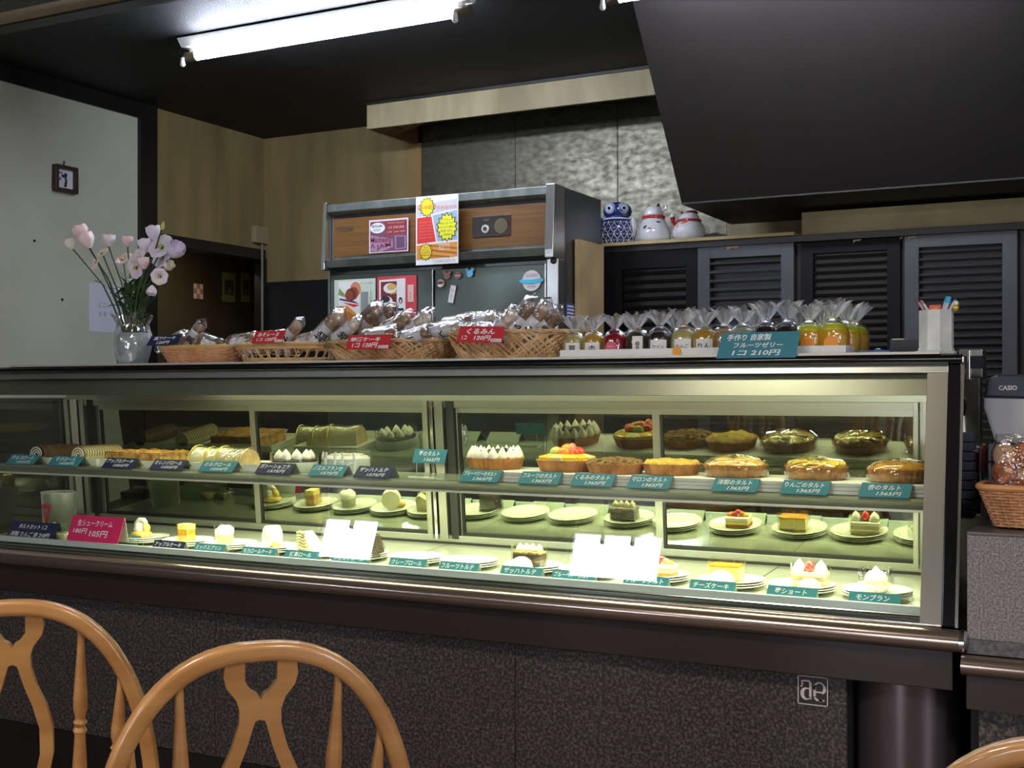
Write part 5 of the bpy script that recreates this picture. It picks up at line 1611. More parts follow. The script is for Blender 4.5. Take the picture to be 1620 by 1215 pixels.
basket(240, 353, 2.87, .20, .054, 'tight', 'small rectangular tightly woven orange basket beside the vase', wick2)
basket(346, 503, 2.87, .24, .060, 'open', 'second basket from the vase, with open lattice sides', wick)
basket(490, 686, 2.86, .26, .062, 'strip', 'third basket from the vase, oval and low, woven of diagonal strips', wick3)
basket(681, 893, 2.855, .28, .078, 'strip', 'largest oval strip basket, next to the tray of jelly bags', wick3)

lab_m = M('label_paper', (222, 226, 232), .6)
cakecol = [M('baked_brown', (140, 112, 90), .7, var=(104, 76, 56), vs=30), M('baked_tan', (186, 160, 128), .7, var=(150, 120, 90), vs=30), M('baked_pale', (206, 194, 170), .7)]


wrapf = pane_mat('cake_wrapper', (.90, .90, .90), refl=2.2, base=.05, rough=.16, bump=1.0)


def wrapped(px, py, y, s, tiltd, col, label, txt='酒', lab_side=0, turn=0):
    p = at(px, py, y)
    o = thing('wrapped_cake', label, 'packaged cake', (p.x, y, p.z), group='wrapped cakes heaped in the baskets')
    R = Matrix.Rotation(radians(turn), 4, 'Z') @ Matrix.Rotation(radians(-tiltd), 4, 'Y') @ Matrix.Rotation(radians(35), 4, 'X')
    L, W, H = .050 * s, .026 * s, .016 * s
    def sup(u, v, k=1.0, nz=0.0):
        q = 2 * pi * v
        e = (1 - abs(2 * u - 1) ** 9) ** .28 if 0 < u < 1 else 0.02
        x = (u - .5) * 2 * L * k
        c_, s_ = cos(q), sin(q)
        kk = (abs(c_) ** 3 + abs(s_) ** 3) ** (-1 / 3)
        d = 1 + nz * mnoise.noise(Vector((u * 5 + px, cos(q) * 2, sin(q) * 2 + py)))
        return R @ Vector((x, W * k * kk * c_ * e * d, H * k * kk * s_ * e * d))
    MB().grid(lambda u, v: sup(u, v), 10, 14).build('cake', col, o, smooth='all')
    # film with flared ends
    def fl2(u, v):
        q = 2 * pi * v
        t = abs(2 * u - 1)
        e = 1.08 if t < .82 else (1.08 - (t - .82) / .18 * .35)
        x = (u - .5) * 2 * L * 1.34
        c_, s_ = cos(q), sin(q)
        kk = (abs(c_) ** 3 + abs(s_) ** 3) ** (-1 / 3)
        d = 1 + .12 * mnoise.noise(Vector((u * 9 + px, cos(q) * 3, sin(q) * 3 + py)))
        fh = 1.0 if t < .8 else max(.08, 1 - (t - .8) * 5)
        return R @ Vector((x, W * 1.06 * kk * c_ * e * d, H * 1.12 * kk * s_ * d * fh))
    MB().grid(fl2, 18, 16).build('wrapper', wrapf, o, smooth='all')
    # label band round the middle
    u0, u1 = (.22, .80) if lab_side == 0 else ((.10, .66) if lab_side < 0 else (.34, .90))
    MB().grid(lambda u, v: sup(u0 + (u1 - u0) * u, .30 + .62 * v, 1.10), 3, 12).build('paper_label', lab_m, o, smooth='all')
    c0_ = sup((u0 + u1) / 2, .75, 1.13)
    ux = (R @ Vector((1, 0, 0))).normalized()
    nn = (R @ Vector((0, 0, -1))).normalized()
    uy = nn.cross(ux) * -1
    # text on the face turned to the front
    n_f = (R @ Vector((0, -1, 0))).normalized()
    uy = n_f.cross(ux)
    cF = sup((u0 + u1) / 2, .5, 1.0)
    cF = R @ Vector((((u0 + u1) / 2 - .5) * 2 * L, -W * 1.14, 0))
    mt_ = Matrix.Identity(4)
    for i in range(3):
        mt_[i][0], mt_[i][1], mt_[i][2], mt_[i][3] = ux[i], uy[i], n_f[i], cF[i]
    text(txt, .1, ink, o, mt_, fit=(.030 * s, .026 * s), bold=.002)
    return o


B = lambda i: cakecol[i % 3]
items = [
    # basket 1
    (272, 540, 2.93, 1.0, 25, 0, 'wrapped brown cake with label leaning in the small orange basket, left', '糖', -1),
    (305, 533, 2.96, 1.05, 60, 0, 'dark brown wrapped cake standing in the small orange basket', '黒', 0),
    (332, 541, 2.94, .9, -20, 0, 'wrapped cake lying at the right end of the small orange basket', '糖', 1),
    # basket 2
    (383, 538, 2.93, .95, 8, 1, 'wrapped cake with white label left of the red card in the lattice basket', 'みそ', 0),
    (428, 533, 3.02, .9, 5, 2, 'wrapped pale cake behind the red card in the lattice basket', 'み', 0),
    (459, 528, 2.97, 1.0, 55, 1, 'striped tan wrapped cake standing in the lattice basket', 'そ', -1),
    (487, 537, 2.94, 1.0, 15, 2, 'wrapped cake lying flat at the right of the lattice basket', 'みそ', 0),
    (405, 552, 2.93, .9, 4, 1, 'wrapped cake low at the left bottom of the lattice basket', 'み', 0),
    (455, 551, 2.93, .9, -5, 0, 'wrapped cake low at the right bottom of the lattice basket', 'そ', 0),
    # basket 3
    (516, 519, 2.93, 1.25, 48, 1, 'wrapped tan cake sticking up at the left end of the third basket', '地', -1),
    (545, 524, 2.91, 1.05, 40, 2, 'white wrapped cake beside the left end of the third basket', '地', 0),
    (575, 510, 2.98, 1.3, 50, 0, 'wrapped cake with large brush label standing highest in the third basket', '地酒', -1),
    (600, 505, 3.03, 1.1, 40, 0, 'wrapped dark cake at the back of the third basket', '酒', 0),
    (622, 515, 2.95, 1.2, 28, 1, 'wrapped cake with labelled end in the middle right of the third basket', '酒', -1),
    (655, 517, 2.96, 1.25, 42, 2, 'glossy wrapped cake leaning at the right end of the third basket', '地', -1),
    (600, 530, 2.90, 1.1, 8, 1, 'wrapped cake lying in front in the third basket above the card', '酒', 0),
    (650, 532, 2.90, 1.1, 15, 1, 'wrapped cake lying at the front right rim of the third basket', '酒', 1),
    # basket 4
    (704, 520, 2.93, 1.0, 6, 2, 'wrapped cake with neat white label at the left of the largest basket', 'く', 0),
    (725, 510, 3.00, 1.0, 10, 1, 'wrapped cake at the back left of the largest basket', 'く', 0),
    (757, 506, 3.02, 1.1, 5, 2, 'round ended wrapped cake at the back centre of the largest basket', 'る', 0),
    (793, 514, 2.94, 1.15, 50, 2, 'wrapped cake with label right of the red card in the largest basket', 'く', -1),
    (770, 522, 2.93, 1.1, 0, 1, 'wrapped cake directly behind the red card in the largest basket', 'み', 0),
    (820, 508, 2.96, 1.35, 62, 0, 'tall wrapped cake with long label in the largest basket', 'くる', -1),
    (843, 510, 2.96, 1.25, 60, 1, 'tall glossy brown wrapped cake near the right of the largest basket', 'み', -1),
    (862, 517, 2.95, 1.15, 55, 0, 'wrapped cake leaning at the right end of the largest basket', 'ん', -1),
    (845, 530, 2.93, 1.1, 20, 0, 'wrapped cake low at the right inside the largest basket', 'る', 0),
]
for px, py, y, s, tl, ci, lab, txt, ls in items:
    wrapped(px, py, y, s * .98, tl * .78, B(ci), lab, txt, ls)

# ================================================================== vase with lisianthus
vy = 2.95
vz = zt
vx = fx(210, vy)
vs_ = thing('glass_vase', 'ribbed glass vase with ruffled rim and frosted lower half', 'vase', (vx, vy, vz))
vp = [(.044, 0), (.049, .004), (.051, .02), (.060, .05), (.064, .075), (.060, .105), (.052, .128), (.051, .136), (.059, .152), (.069, .166)]
def ribs(r_, z_, q, j):
    k = .05 * (max(0, z_ - .05) / .12)
    return (r_ * (1 + k * cos(9 * q)), z_ + (.006 * cos(9 * q) if j == len(vp) - 1 else 0))
m = MB().lathe(vp, 72, mod=ribs)
m.f = m.f[:-1]
m.build('vase_body', pane_mat('vase_glass', (.80, .83, .82), refl=3.0, base=.10, rough=.10, bump=.25), vs_, smooth='all')
m = MB().lathe([(r_ - .003, z_ + .002) for r_, z_ in vp[:6]] + [(.002, .106)], 72)
m.build('frosted_water', M('frost', (206, 212, 214), .4, var=(186, 192, 194), vs=20), vs_, smooth='all')
stem_g = M('stem_green', (64, 92, 46), .6, var=(46, 70, 34), vs=20)
leaf_g = M('leaf_green', (40, 66, 36), .55, var=(60, 88, 50), vs=15)
pet = {'w': M('petal_white', (240, 234, 234), .6, var=(226, 214, 222), vs=12, sub=.15), 'p': M('petal_pink', (240, 206, 206), .6, var=(244, 228, 224), vs=14, sub=.15),
       'v': M('petal_violet', (238, 234, 240), .6, var=(220, 208, 230), vs=14, sub=.15), 'c': M('petal_cream', (240, 238, 220), .6, var=(226, 218, 196), vs=14, sub=.15)}


def leaf(o, p, d, L, wd=.011):
    d = Vector(d).normalized()
    side = d.cross(Vector((0, 0, 1)))
    if side.length < .1:
        side = Vector((1, 0, 0))
    side.normalize()
    MB().grid(lambda u, v: Vector(p) + d * (L * u) + side * ((v - .5) * 2 * wd * sin(pi * min(1, u * .95 + .04)) ** .8) + Vector((0, 0, -.25 * L * u * u + .004 * abs(v - .5))), 8, 4).build('leaf', leaf_g, o, smooth='all')


def flower(px, py, y, r, col, kind, label, tip=(0, 0, 1), leaves=1):
    r *= 1.45
    top = at(px, py, y)
    base = Vector((vx + (top.x - vx) * .12, vy + (y - vy) * .2, vz + .10))
    o = thing('lisianthus', label, 'flower', tuple(base), group='lisianthus stems in the glass vase')
    e = top - base
    t = Vector(tip).normalized()
    neck = e - t * r * .9
    mid = Vector((e.x * .40, e.y * .4, e.z * .55))
    pts = [Vector((0, 0, 0)), mid * .5 + Vector((0, 0, .01)), mid, (mid + neck) / 2, neck]
    MB().tube(pts, [.0030, .0028, .0026, .0024, .003], 6).build('stem', stem_g, o, smooth=True)
    # blossom frame
    a = Vector((0, 0, 1)).cross(t)
    if a.length < .05:
        a = Vector((1, 0, 0))
    a.normalize()
    b = t.cross(a)
    def fr_(p):
        return neck + a * p.x + b * p.y + t * p.z
    MB().tube([neck - t * .004, neck + t * .006], [.003, .006], 7).build('calyx', stem_g, o)
    if kind == 'bud':
        MB().tube([fr_(Vector((0, 0, r * 2.2 * u))) for u in [i / 6 for i in range(7)]], [r * .3, r * .5, r * .55, r * .48, r * .36, r * .2, r * .05], 8).build('bud', M('bud_yellow', (186, 190, 110), .6) if col == 'y' else pet[col], o, smooth=True)
    else:
        n = 6 if kind == 'open' else 5
        for ring in range(2):
            for k in range(n):
                q0 = 2 * pi * (k + .5 * ring) / n + px
                def pf_(u, v):
                    q = q0 + (u - .5) * 1.5
                    if kind == 'open':
                        rr = r * (.15 + 1.1 * v ** .8) * (.86 if ring else 1)
                        zz = r * (1.1 * v - .75 * v * v) + .002 * sin(u * 12)
                    else:
                        rr = r * (.22 + .70 * sin(min(1.0, v * 1.1) * pi * .62)) * (.82 if ring else 1)
                        zz = r * 1.75 * v * (1 - .12 * abs(2 * u - 1) ** 2) * (1 - .06 * ring)
                    wv = 1 + .05 * sin(u * 9 + k)
                    rr = rr * wv
                    if abs(2 * u - 1) > .6:
                        rr *= 1 - .05 * ring
                    return fr_(Vector((rr * cos(q), rr * sin(q), zz)))
                MB().grid(pf_, 6, 6).build('petal', pet[col], o, smooth='all')
        if kind == 'open':
            MB().ball(neck + t * r * .35, r * .20, n=8, m=5).build('flower_centre', M('centre_yellow', (196, 190, 50), .6), o, smooth='all')
    for i in range(leaves):
        q = (px * 1.7 + i * 2.3)
        p = pts[2] * (.75 + .35 * i)
        leaf(o, p, (cos(q) * .8, sin(q) * .6, .7), .05 + .015 * (px % 3))
    return o


cxp = 210
FL = [
    (128, 368, 2.95, .019, 'p', 'cup', 'pale pink bloom, topmost of the left cluster', (-.3, -.2, 1), 1),
    (112, 387, 2.93, .014, 'c', 'cup', 'round white bud-like bloom at the far left of the vase bouquet', (-.5, -.2, 1), 0),
    (137, 381, 2.90, .020, 'p', 'cup', 'large pink bloom just right of the far left white one', (-.3, -.3, 1), 1),
    (157, 396, 2.94, .015, 'c', 'open', 'small ruffled cream bloom below the left pink cluster', (-.1, -.6, .6), 1),
    (145, 413, 2.90, .016, 'p', 'open', 'peach pink bloom hanging lowest at the left', (-.4, -.8, .2), 1),
    (172, 380, 2.97, .016, 'w', 'cup', 'pale greyish white bloom second from left along the top', (.1, -.1, 1), 1),
    (202, 382, 2.98, .014, 'p', 'cup', 'upright pink bloom at the top centre', (0, 0, 1), 1),
    (190, 404, 3.00, .019, 'p', 'open', 'dusty pink bloom at the back centre', (0, -.6, .7), 1),
    (209, 404, 2.92, .022, 'w', 'open', 'wide white ruffled bloom in the bouquet centre', (-.2, -1, .5), 1),
    (207, 424, 2.90, .020, 'w', 'open', 'drooping white bloom below the centre', (-.1, -.9, -.2), 1),
    (227, 416, 2.88, .015, 'p', 'cup', 'tight salmon pink bud right of the centre', (0, -.2, 1), 1),
    (230, 388, 2.95, .018, 'v', 'cup', 'lilac white bloom left of the big open flowers', (0, -.3, 1), 1),
    (248, 384, 2.92, .024, 'v', 'open', 'largest open white bloom with a yellow centre at the upper right', (.1, -1, .5), 1),
    (243, 369, 2.96, .018, 'v', 'cup', 'violet edged bloom at the top right', (-.2, 0, 1), 0),
    (250, 404, 2.96, .020, 'v', 'open', 'lilac bloom under the largest open one', (.1, -.9, .2), 1),
    (277, 397, 2.94, .021, 'v', 'cup', 'white bloom with violet rim at the far right', (.8, -.3, .6), 1),
    (266, 421, 2.93, .013, 'c', 'cup', 'small cream bud at the right side', (.9, -.2, .4), 1),
    (251, 438, 2.90, .015, 'w', 'open', 'half wilted white bloom hanging at the right', (.5, -.8, -.2), 1),
    (240, 459, 2.90, .012, 'w', 'cup', 'wilted pinkish bloom drooping lowest at the right', (.1, -.3, -1), 0),
    (257, 358, 2.93, .009, 'y', 'bud', 'slim yellow green bud at the very top right', (.3, 0, 1), 0),
]
for f_ in FL:
    px, py, y, r_, col, kind, lab, tip, lv = f_
    flower(px, py, y, r_, col, kind, 'lisianthus stem, ' + lab, tip, lv)
o = thing('leafy_stem', 'bare leafy green stem low in the vase bouquet', 'flower', (vx, vy, vz + .10))
MB().tube([(0, 0, 0), (-.01, 0, .12)], .003, 6).build('stem', stem_g, o)
for k in range(34):
    q = k * 2.4
    leaf(o, (.02 * sin(k * 1.9), .015 * cos(k), .045 + .0036 * k), (cos(q), sin(q) * .7, 1.3), .065, .011)
leaf(o, (-.03, -.02, .095), (-1, -.1, .25), .055, .009)

# ================================================================== tray of jelly bags
ty = 2.865
tx0, tx1 = fx(888, ty), fx(1335, ty)
tr_ = thing('jelly_tray', 'long shallow white tray holding the bagged jellies', 'tray', (tx0, ty, zt))
TL, TD = tx1 - tx0, .20
wp = M('tray_white', (236, 236, 234), .4)
MB().box(.004, TL - .004, .004, TD, 0, .004).build('base', wp, tr_)
MB().prism([(0, 0), (.004, 0), (.0, .024), (-.004, .024)], 0, TL, 'YZ').build('front_side', wp, tr_, bevel=.001)
MB().box(0, TL, TD, TD + .004, 0, .024).build('rear_side', wp, tr_)
MB().box(-.004, 0, 0, TD, 0, .024).build('end_side', wp, tr_)
MB().box(TL, TL + .004, 0, TD, 0, .024).build('end_side', wp, tr_)
p = at(1071, 556, ty - .004)
MB().tube([(p.x - tx0, -.0042, p.z - zt), (p.x - tx0, -.0056, p.z - zt)], .0115, 20).build('orange_sticker', M('sticker_orange', (236, 160, 40), .5), tr_)
tuft_m = pane_mat('tuft_film', (.74, .77, .80), refl=2.6, base=.20, rough=.42, bump=.4)
jb_film = pane_mat('bag_film', (.95, .96, .96), refl=1.8, rough=.06, bump=.5)
jel = {'pale': ((196, 186, 120), (214, 206, 150)), 'amber': ((196, 152, 60), (214, 178, 90)), 'crimson': ((140, 20, 40), (170, 40, 60)), 'green': ((62, 62, 34), (80, 78, 46)),
       'plum': ((36, 20, 30), (56, 30, 42)), 'peach': ((180, 140, 96), (200, 166, 120)), 'clear': ((176, 178, 150), (196, 198, 174)), 'orange': ((240, 176, 30), (244, 200, 60)), 'black': ((24, 18, 20), (40, 28, 30))}


def jelly(px, y, s, kind, label, lab=None, txt='', tie=(200, 160, 60), front=True, capc=None):
    o = thing('jelly_bag', label, 'jelly', (fx(px, y), y, zt + .0045), group='bagged fruit jellies on the white tray')
    c1_, c2_ = jel[kind]
    mt_ = M('jelly_' + kind, c1_, .2, var=c2_, vs=18, coat=.5, trans=.25 if kind not in ('black', 'plum') else 0)
    R, H = .030 * s, .062 * s
    MB().lathe([(R * .86, 0), (R * .92, .003), (R, H * .5), (R * .96, H * .72), (R * .78, H * .90), (R * .45, H * 1.0), (.002, H * 1.03)], 24).build('jelly_cup', mt_, o, smooth='all')
    if capc:
        MB().lathe([(R * .965, H * .70), (R * .80, H * .905), (R * .46, H * 1.015), (.002, H * 1.045)], 24).build('cup_lid', capc, o, smooth='all')
    MB().lathe([(R * .93, .0005), (R * 1.02, .004), (R * 1.07, H * .5), (R * 1.02, H * .78), (R * .75, H * 1.0), (R * .25, H * 1.18)], 28,
               mod=lambda r_, z_, q, j: (r_ * (1 + .03 * sin(q * 8 + j * 1.3 + px)), z_)).build('bag', jb_film, o, smooth='all')
    # flared gathered top: pleated surface
    def tf(u, v):
        q = 2 * pi * u
        rr = R * (.20 + .75 * v) * (1 + .22 * sin(q * 9 + px))
        wob = .18 * sin(q * 3 + px * .7)
        return Vector((rr * cos(q) * 1.15, rr * sin(q) * .55, H * (1.17 + .50 * v * (1 + wob + .12 * sin(q * 9 + px)))))
    MB().grid(tf, 72, 4).build('gathered_top', tuft_m, o)
    MB().tube([(R * .24 * cos(2 * pi * i / 14), R * .2 * sin(2 * pi * i / 14), H * 1.17) for i in range(15)], .0018, 5, cap=False).build('tie', M('tie_%d_%d_%d' % tie, tie, .4, .3), o)
    if lab == 'paper' or lab == 'tall':
        a0, a1 = radians(-112), radians(-42)
        if lab == 'tall':
            a0, a1 = radians(-92), radians(-48)
        z0_, z1_ = (H * .10, H * .62) if lab == 'paper' else (H * .05, H * .80)
        MB().grid(lambda u, v: Vector((R * 1.09 * cos(a0 + (a1 - a0) * u), R * 1.09 * sin(a0 + (a1 - a0) * u), z0_ + (z1_ - z0_) * v)), 6, 1).build('label', white_paper, o)
        q = (a0 + a1) / 2
        n_ = Vector((cos(q), sin(q), 0))
        m_ = frame_mtx(n_ * (R * 1.11) + Vector((0, 0, (z0_ + z1_) / 2)), (-sin(q), cos(q), 0), (0, 0, 1))
        text(txt, .1, M('brush_ink', (60, 50, 40), .7), o, m_, fit=(R * (.9 if lab == 'paper' else .35), H * (.30 if lab == 'paper' else .55)), bold=.001)
    elif lab == 'round' or lab == 'roundorange':
        q = radians(-84)
        n_ = Vector((cos(q), sin(q), 0))
        c_ = n_ * (R * 1.06) + Vector((0, 0, H * (.42 if lab == 'round' else .35)))
        MB().tube([c_, c_ + n_ * .002], .014 * s, 20).build('label', M('label_rose', (204, 84, 108), .5) if lab == 'round' else M('label_orange', (240, 150, 40), .5), o)
        if txt:
            text(txt, .1, chalk, o, frame_mtx(c_ + n_ * .0024, (-sin(q), cos(q), 0), (0, 0, 1)), fit=(.018, .006))
    return o


J = [
    (909, 2.905, 1.0, 'pale', 'paper', '夏', 'pale yellow jelly bag, leftmost on the tray', (180, 180, 160)),
    (940, 2.905, 1.0, 'amber', 'paper', '杏', 'amber jelly bag with apricot label, second from left', (170, 170, 150)),
    (973, 2.905, 1.03, 'crimson', 'round', 'ベリー', 'crimson jelly bag with round pink label and pink tie', (230, 80, 140)),
    (1009, 2.905, 1.05, 'green', 'tall', '緑\n茶', 'dark green jelly bag with a tall white label', (200, 160, 60)),
    (1044, 2.905, 1.08, 'plum', 'paper', 'ワイン', 'near black jelly bag with white label left of the orange sticker', (120, 100, 110)),
    (1082, 2.905, 1.10, 'pale', 'paper', 'りんご', 'pale jelly bag with apple label above the orange sticker', (220, 130, 40)),
    (1116, 2.905, 1.08, 'amber', 'paper', 'りん', 'amber jelly bag with white label and green tie, left of the big teal card', (60, 190, 110)),
    (1147, 2.925, 1.10, 'peach', None, '', 'peach coloured jelly bag behind the left of the big teal card', (180, 170, 150)),
    (1176, 2.925, 1.12, 'clear', 'paper', '桃', 'colourless jelly bag behind the middle of the big teal card', (180, 180, 170)),
    (1212, 2.925, 1.20, 'plum', 'round', '', 'dark plum jelly bag with round pink label behind the big teal card', (170, 90, 130)),
    (1246, 2.925, 1.20, 'black', None, '', 'black jelly bag at the right behind the big teal card', (90, 90, 90)),
    (1281, 2.905, 1.15, 'orange', 'roundorange', '', 'yellow orange jelly bag just right of the big teal card', (230, 210, 90)),
    (1318, 2.905, 1.18, 'orange', 'roundorange', '', 'bright orange jelly bag at the front right corner of the tray', (230, 210, 90)),
]
gl = M('lid_yellow', (196, 200, 40), .3, coat=.4)
for px, y, s, kind, lab, txt, label, tie in J:
    jelly(px, y, s, kind, label, lab, txt, tie, capc=gl if kind == 'orange' else None)
# rear row
R2 = [(928, 'pale', 'behind the two leftmost bags'), (1000, 'green', 'behind the crimson bag'), (1068, 'plum', 'behind the near black bag'), (1104, 'pale', 'behind the apple labelled bag'),
      (1195, 'clear', 'behind the colourless bag'), (1266, 'crimson', 'between the black and the orange bags'), (1300, 'plum', 'between the two front orange bags')]
for px, kind, wh in R2:
    jelly(px, 2.985, 1.05, kind, 'rear row %s jelly bag %s' % (kind, wh), None)
jelly(1338, 2.985, 1.15, 'orange', 'orange jelly bag in the rear row near the right end', 'roundorange', capc=gl)
jelly(1352, 3.035, 1.15, 'orange', 'hindmost orange jelly bag at the right end of the tray', 'roundorange', capc=gl)
# small things right of the tray
p0, p1_ = at(1358, 557, 2.90), at(1407, 552, 2.90)
o = thing('blue_pad', 'flat bright blue plastic case on top of the display case', 'case', (p0.x, 2.90, zt))
MB().box(0, p1_.x - p0.x, 0, .10, 0, .012).build('pad', M('pad_blue', (30, 84, 180), .4), o, bevel=.002)
p0, p1_ = at(1407, 540, 3.0), at(1450, 540, 3.0)
o = thing('black_box', 'low black box with paper on top, left of the pen holder', 'box', (p0.x, 3.0, zt))
MB().box(0, p1_.x - p0.x + .02, 0, .10, 0, .040).build('box', M('box_black', (20, 20, 28), .4), o, bevel=.002)
MB().box(.004, p1_.x - p0.x - .03, .01, .09, .040, .043).build('paper_slips', white_paper, o)
p0 = at(1390, 550, 2.99)
o = thing('dark_pebble', 'small round dark dome between the blue case and the black box', 'ornament', (p0.x, 2.99, zt))
MB().ball((0, 0, .008), .016, 1, 1, .8).build('dome', M('pebble', (44, 56, 54), .25), o, smooth='all')
# pen holder
py_ = 2.90
phx = fx(1481, py_)
o = thing('pen_holder', 'white marbled octagonal pen holder on the right end of the case', 'pen holder', (phx, py_, zt + .0003))
mar = M('marble_white', (222, 224, 218), .3, var=(200, 204, 200), vs=25)
mh = MB().prism([(.036 * cos(radians(22.5 + 45 * k)) * 1.03, .036 * sin(radians(22.5 + 45 * k))) for k in range(8)], .008, .100, 'XY')
mh.f = [f_ for i_, f_ in enumerate(mh.f) if i_ != 1]
mh.build('holder_body', mar, o)
MB().prism([(.046 * cos(radians(22.5 + 45 * k)), .046 * sin(radians(22.5 + 45 * k))) for k in range(8)], 0, .008, 'XY').build('foot', mar, o, bevel=.002)
MB().prism([(.040 * cos(radians(22.5 + 45 * k)), .040 * sin(radians(22.5 + 45 * k))) for k in range(8)], .008, .014, 'XY').build('foot_moulding', mar, o, bevel=.001)
MB().prism([(.0345 * cos(radians(22.5 + 45 * k)), .0345 * sin(radians(22.5 + 45 * k))) for k in range(8)], .010, .094, 'XY').build('inner_lining', M('lining_grey', (120, 120, 116), .7), o)
for k in range(8):
    q = radians(22.5 + 45 * k)
    MB().tube([(.0365 * cos(q), .036 * sin(q), .012), (.0365 * cos(q), .036 * sin(q), .099)], .0016, 5).build('corner_bead', mar, o)


def pen(dx, dy, tx, tz, r_, bodym, capm, label, nm='pen', cap_len=.3):
    o = thing(nm, label, 'pen', (phx + dx, py_ + dy, zt + .0945))
    b = Vector((tx, 0, tz))
    MB().tube([(0, 0, 0), b * (1 - cap_len)], r_, 8).build('barrel', bodym, o, smooth=True)
    MB().tube([b * (1 - cap_len), b], [r_ * 1.15, r_ * .9], 8).build('cap', capm, o, smooth=True)
    return o


pk_ = M('pen_pinkish', (180, 140, 140), .3)
pen(-.022, -.004, -.022, .034, .0032, pk_, M('pen_dark', (110, 84, 90), .3), 'slim pinkish pen leaning far left in the pen holder')
pen(-.014, .004, -.020, .030, .0034, M('pen_white', (210, 200, 206), .3), pk_, 'whitish pen next to the far left one in the holder')
pen(-.012, .012, .0, .022, .003, M('pen_black', (40, 40, 40), .3), M('pen_black'), 'short black pen in the holder behind the orange box')
pen(.016, -.002, .012, .036, .0065, M('marker_grey', (196, 200, 206), .3), M('marker_blue', (50, 176, 216), .3), 'thick marker with a sky blue cap in the holder', 'marker', .4)
pen(.024, .004, .018, .032, .003, M('pen_steel', (150, 150, 156), .25, .6), M('pen_navy', (60, 60, 110), .3), 'thin grey pen leaning far right in the holder')
pen(.026, -.004, .015, .026, .0028, M('pen_white'), M('pen_white'), 'thin white pen between marker and right edge of the holder')
o = thing('eraser_box', 'small orange red box standing in the pen holder', 'box', (phx - .002, py_ + .002, zt + .0945))
MB().box(-.013, .013, -.006, .006, 0, .018).build('box_body', M('box_coral', (222, 100, 72), .5), o, bevel=.001)
MB().box(-.006, .007, -.0066, -.006, 0, .011).build('yellow_panel', M('box_yellow', (236, 180, 70), .5), o)
o = thing('gold_bell', 'little round gold and white bell hanging at the right rim of the pen holder', 'bell', (phx + .042, py_ - .002, zt + .105))
MB().ball((0, 0, 0), .008, 1, 1, 1.1).build('bell_body', M('bell_gold', (216, 190, 80), .25, .5), o, smooth='all')
MB().ball((.001, 0, .010), .006).build('bell_top', white_p, o, smooth='all')

# ================================================================== right side: counter, register, basket
RY = 2.72
cx0 = fx(1530, RY)
rc = thing('service_counter', 'grey granite service counter right of the display case', 'counter', (cx0, RY, 0))
zc_top = ZC - .290
MB().box(0, 2.2, 0, .03, ZC - .515, zc_top - .006).build('granite_front', granite_l, rc, bevel=.001)
MB().box(0, 2.2, -.006, .03, ZC - .545, ZC - .515).build('granite_band', M('granite_grey', (70, 68, 70), .4, var=(104, 100, 98), vs=110), rc)
MB().box(0.01, 2.2, .03, .65, ZC - .6, zc_top - .006).build('counter_body', M('counter_dark', (40, 36, 34), .6), rc)
MB().box(0.0, 2.2, -.004, .655, zc_top - .006, zc_top).build('counter_top', M('counter_grey', (92, 88, 88), .35), rc, bevel=.001)
MB().tube([(-.008, -.02, ZC - .567), (2.2, -.02, ZC - .567)], .0215, 20).build('bumper_rail', bump_m, rc, smooth=True)
MB().box(0, 2.2, -.01, .5, ZC - .66, ZC - .585).build('apron', M('apron_brown'), rc)
MB().box(fx(1545, RY) - cx0, 2.2, .04, .06, ZC - 1.15, ZC - .66).build('granite_panel', granite, rc)
MB().box(.0, 2.2, .06, .6, 0, ZC - .66).build('base_body', dark_m, rc)
zq = zc_top
bl = thing('back_ledge', 'narrow grey ledge behind the right end of the display case under the dispenser', 'shelf', (-.46, 3.38, 0))
MB().box(0, 1.2, 0, .26, zc_top - .03, zc_top).build('ledge_top', M('counter_grey'), bl, bevel=.001)
MB().box(.01, 1.19, .02, .25, 0, zc_top - .03).build('ledge_body', M('counter_dark'), bl)
# basket of cookie bags
bx = fx(1640, 2.80)
def cookie_basket():
    o = thing('cookie_basket', 'orange wicker basket cut by the right frame edge', 'basket', (bx, 2.86, zq + .001))
    a, b, h = .118, .09, .085
    def P(q, t, off=0):
        k = (abs(cos(q)) ** 5 + abs(sin(q)) ** 5) ** (-1 / 5)
        s = .72 + .28 * t
        return Vector(((a * s + off) * k * cos(q), (b * s + off) * k * sin(q), .003 + h * t))
    m = MB()
    for r_ in range(13):
        m.tube([P(2 * pi * i / 80, (r_ + .5) / 13, .002 * (1 if (i // 2 + r_) % 2 else -1)) for i in range(81)], .0028, 5, cap=False)
    m.build('woven_strands', wick2, o, smooth=True, kind='stuff')
    m = MB()
    for k in range(44):
        m.tube([P(2 * pi * k / 44, 0), P(2 * pi * k / 44, 1)], .002, 5)
    m.build('stakes', wick2, o, kind='stuff')
    MB().tube([P(2 * pi * i / 80, 1.0) for i in range(81)], .007, 7, cap=False).build('rim', M('rim_orange', (214, 150, 90), .55), o, smooth=True)
    MB().add([P(2 * pi * i / 40, 0) for i in range(40)], [tuple(range(40))]).build('base', wick2, o)
cookie_basket()
ck = M('cookie', (196, 120, 70), .7, var=(150, 76, 40), vs=40, bump=.4, bs=90)
nutm = M('nut_pale', (222, 180, 140), .6)
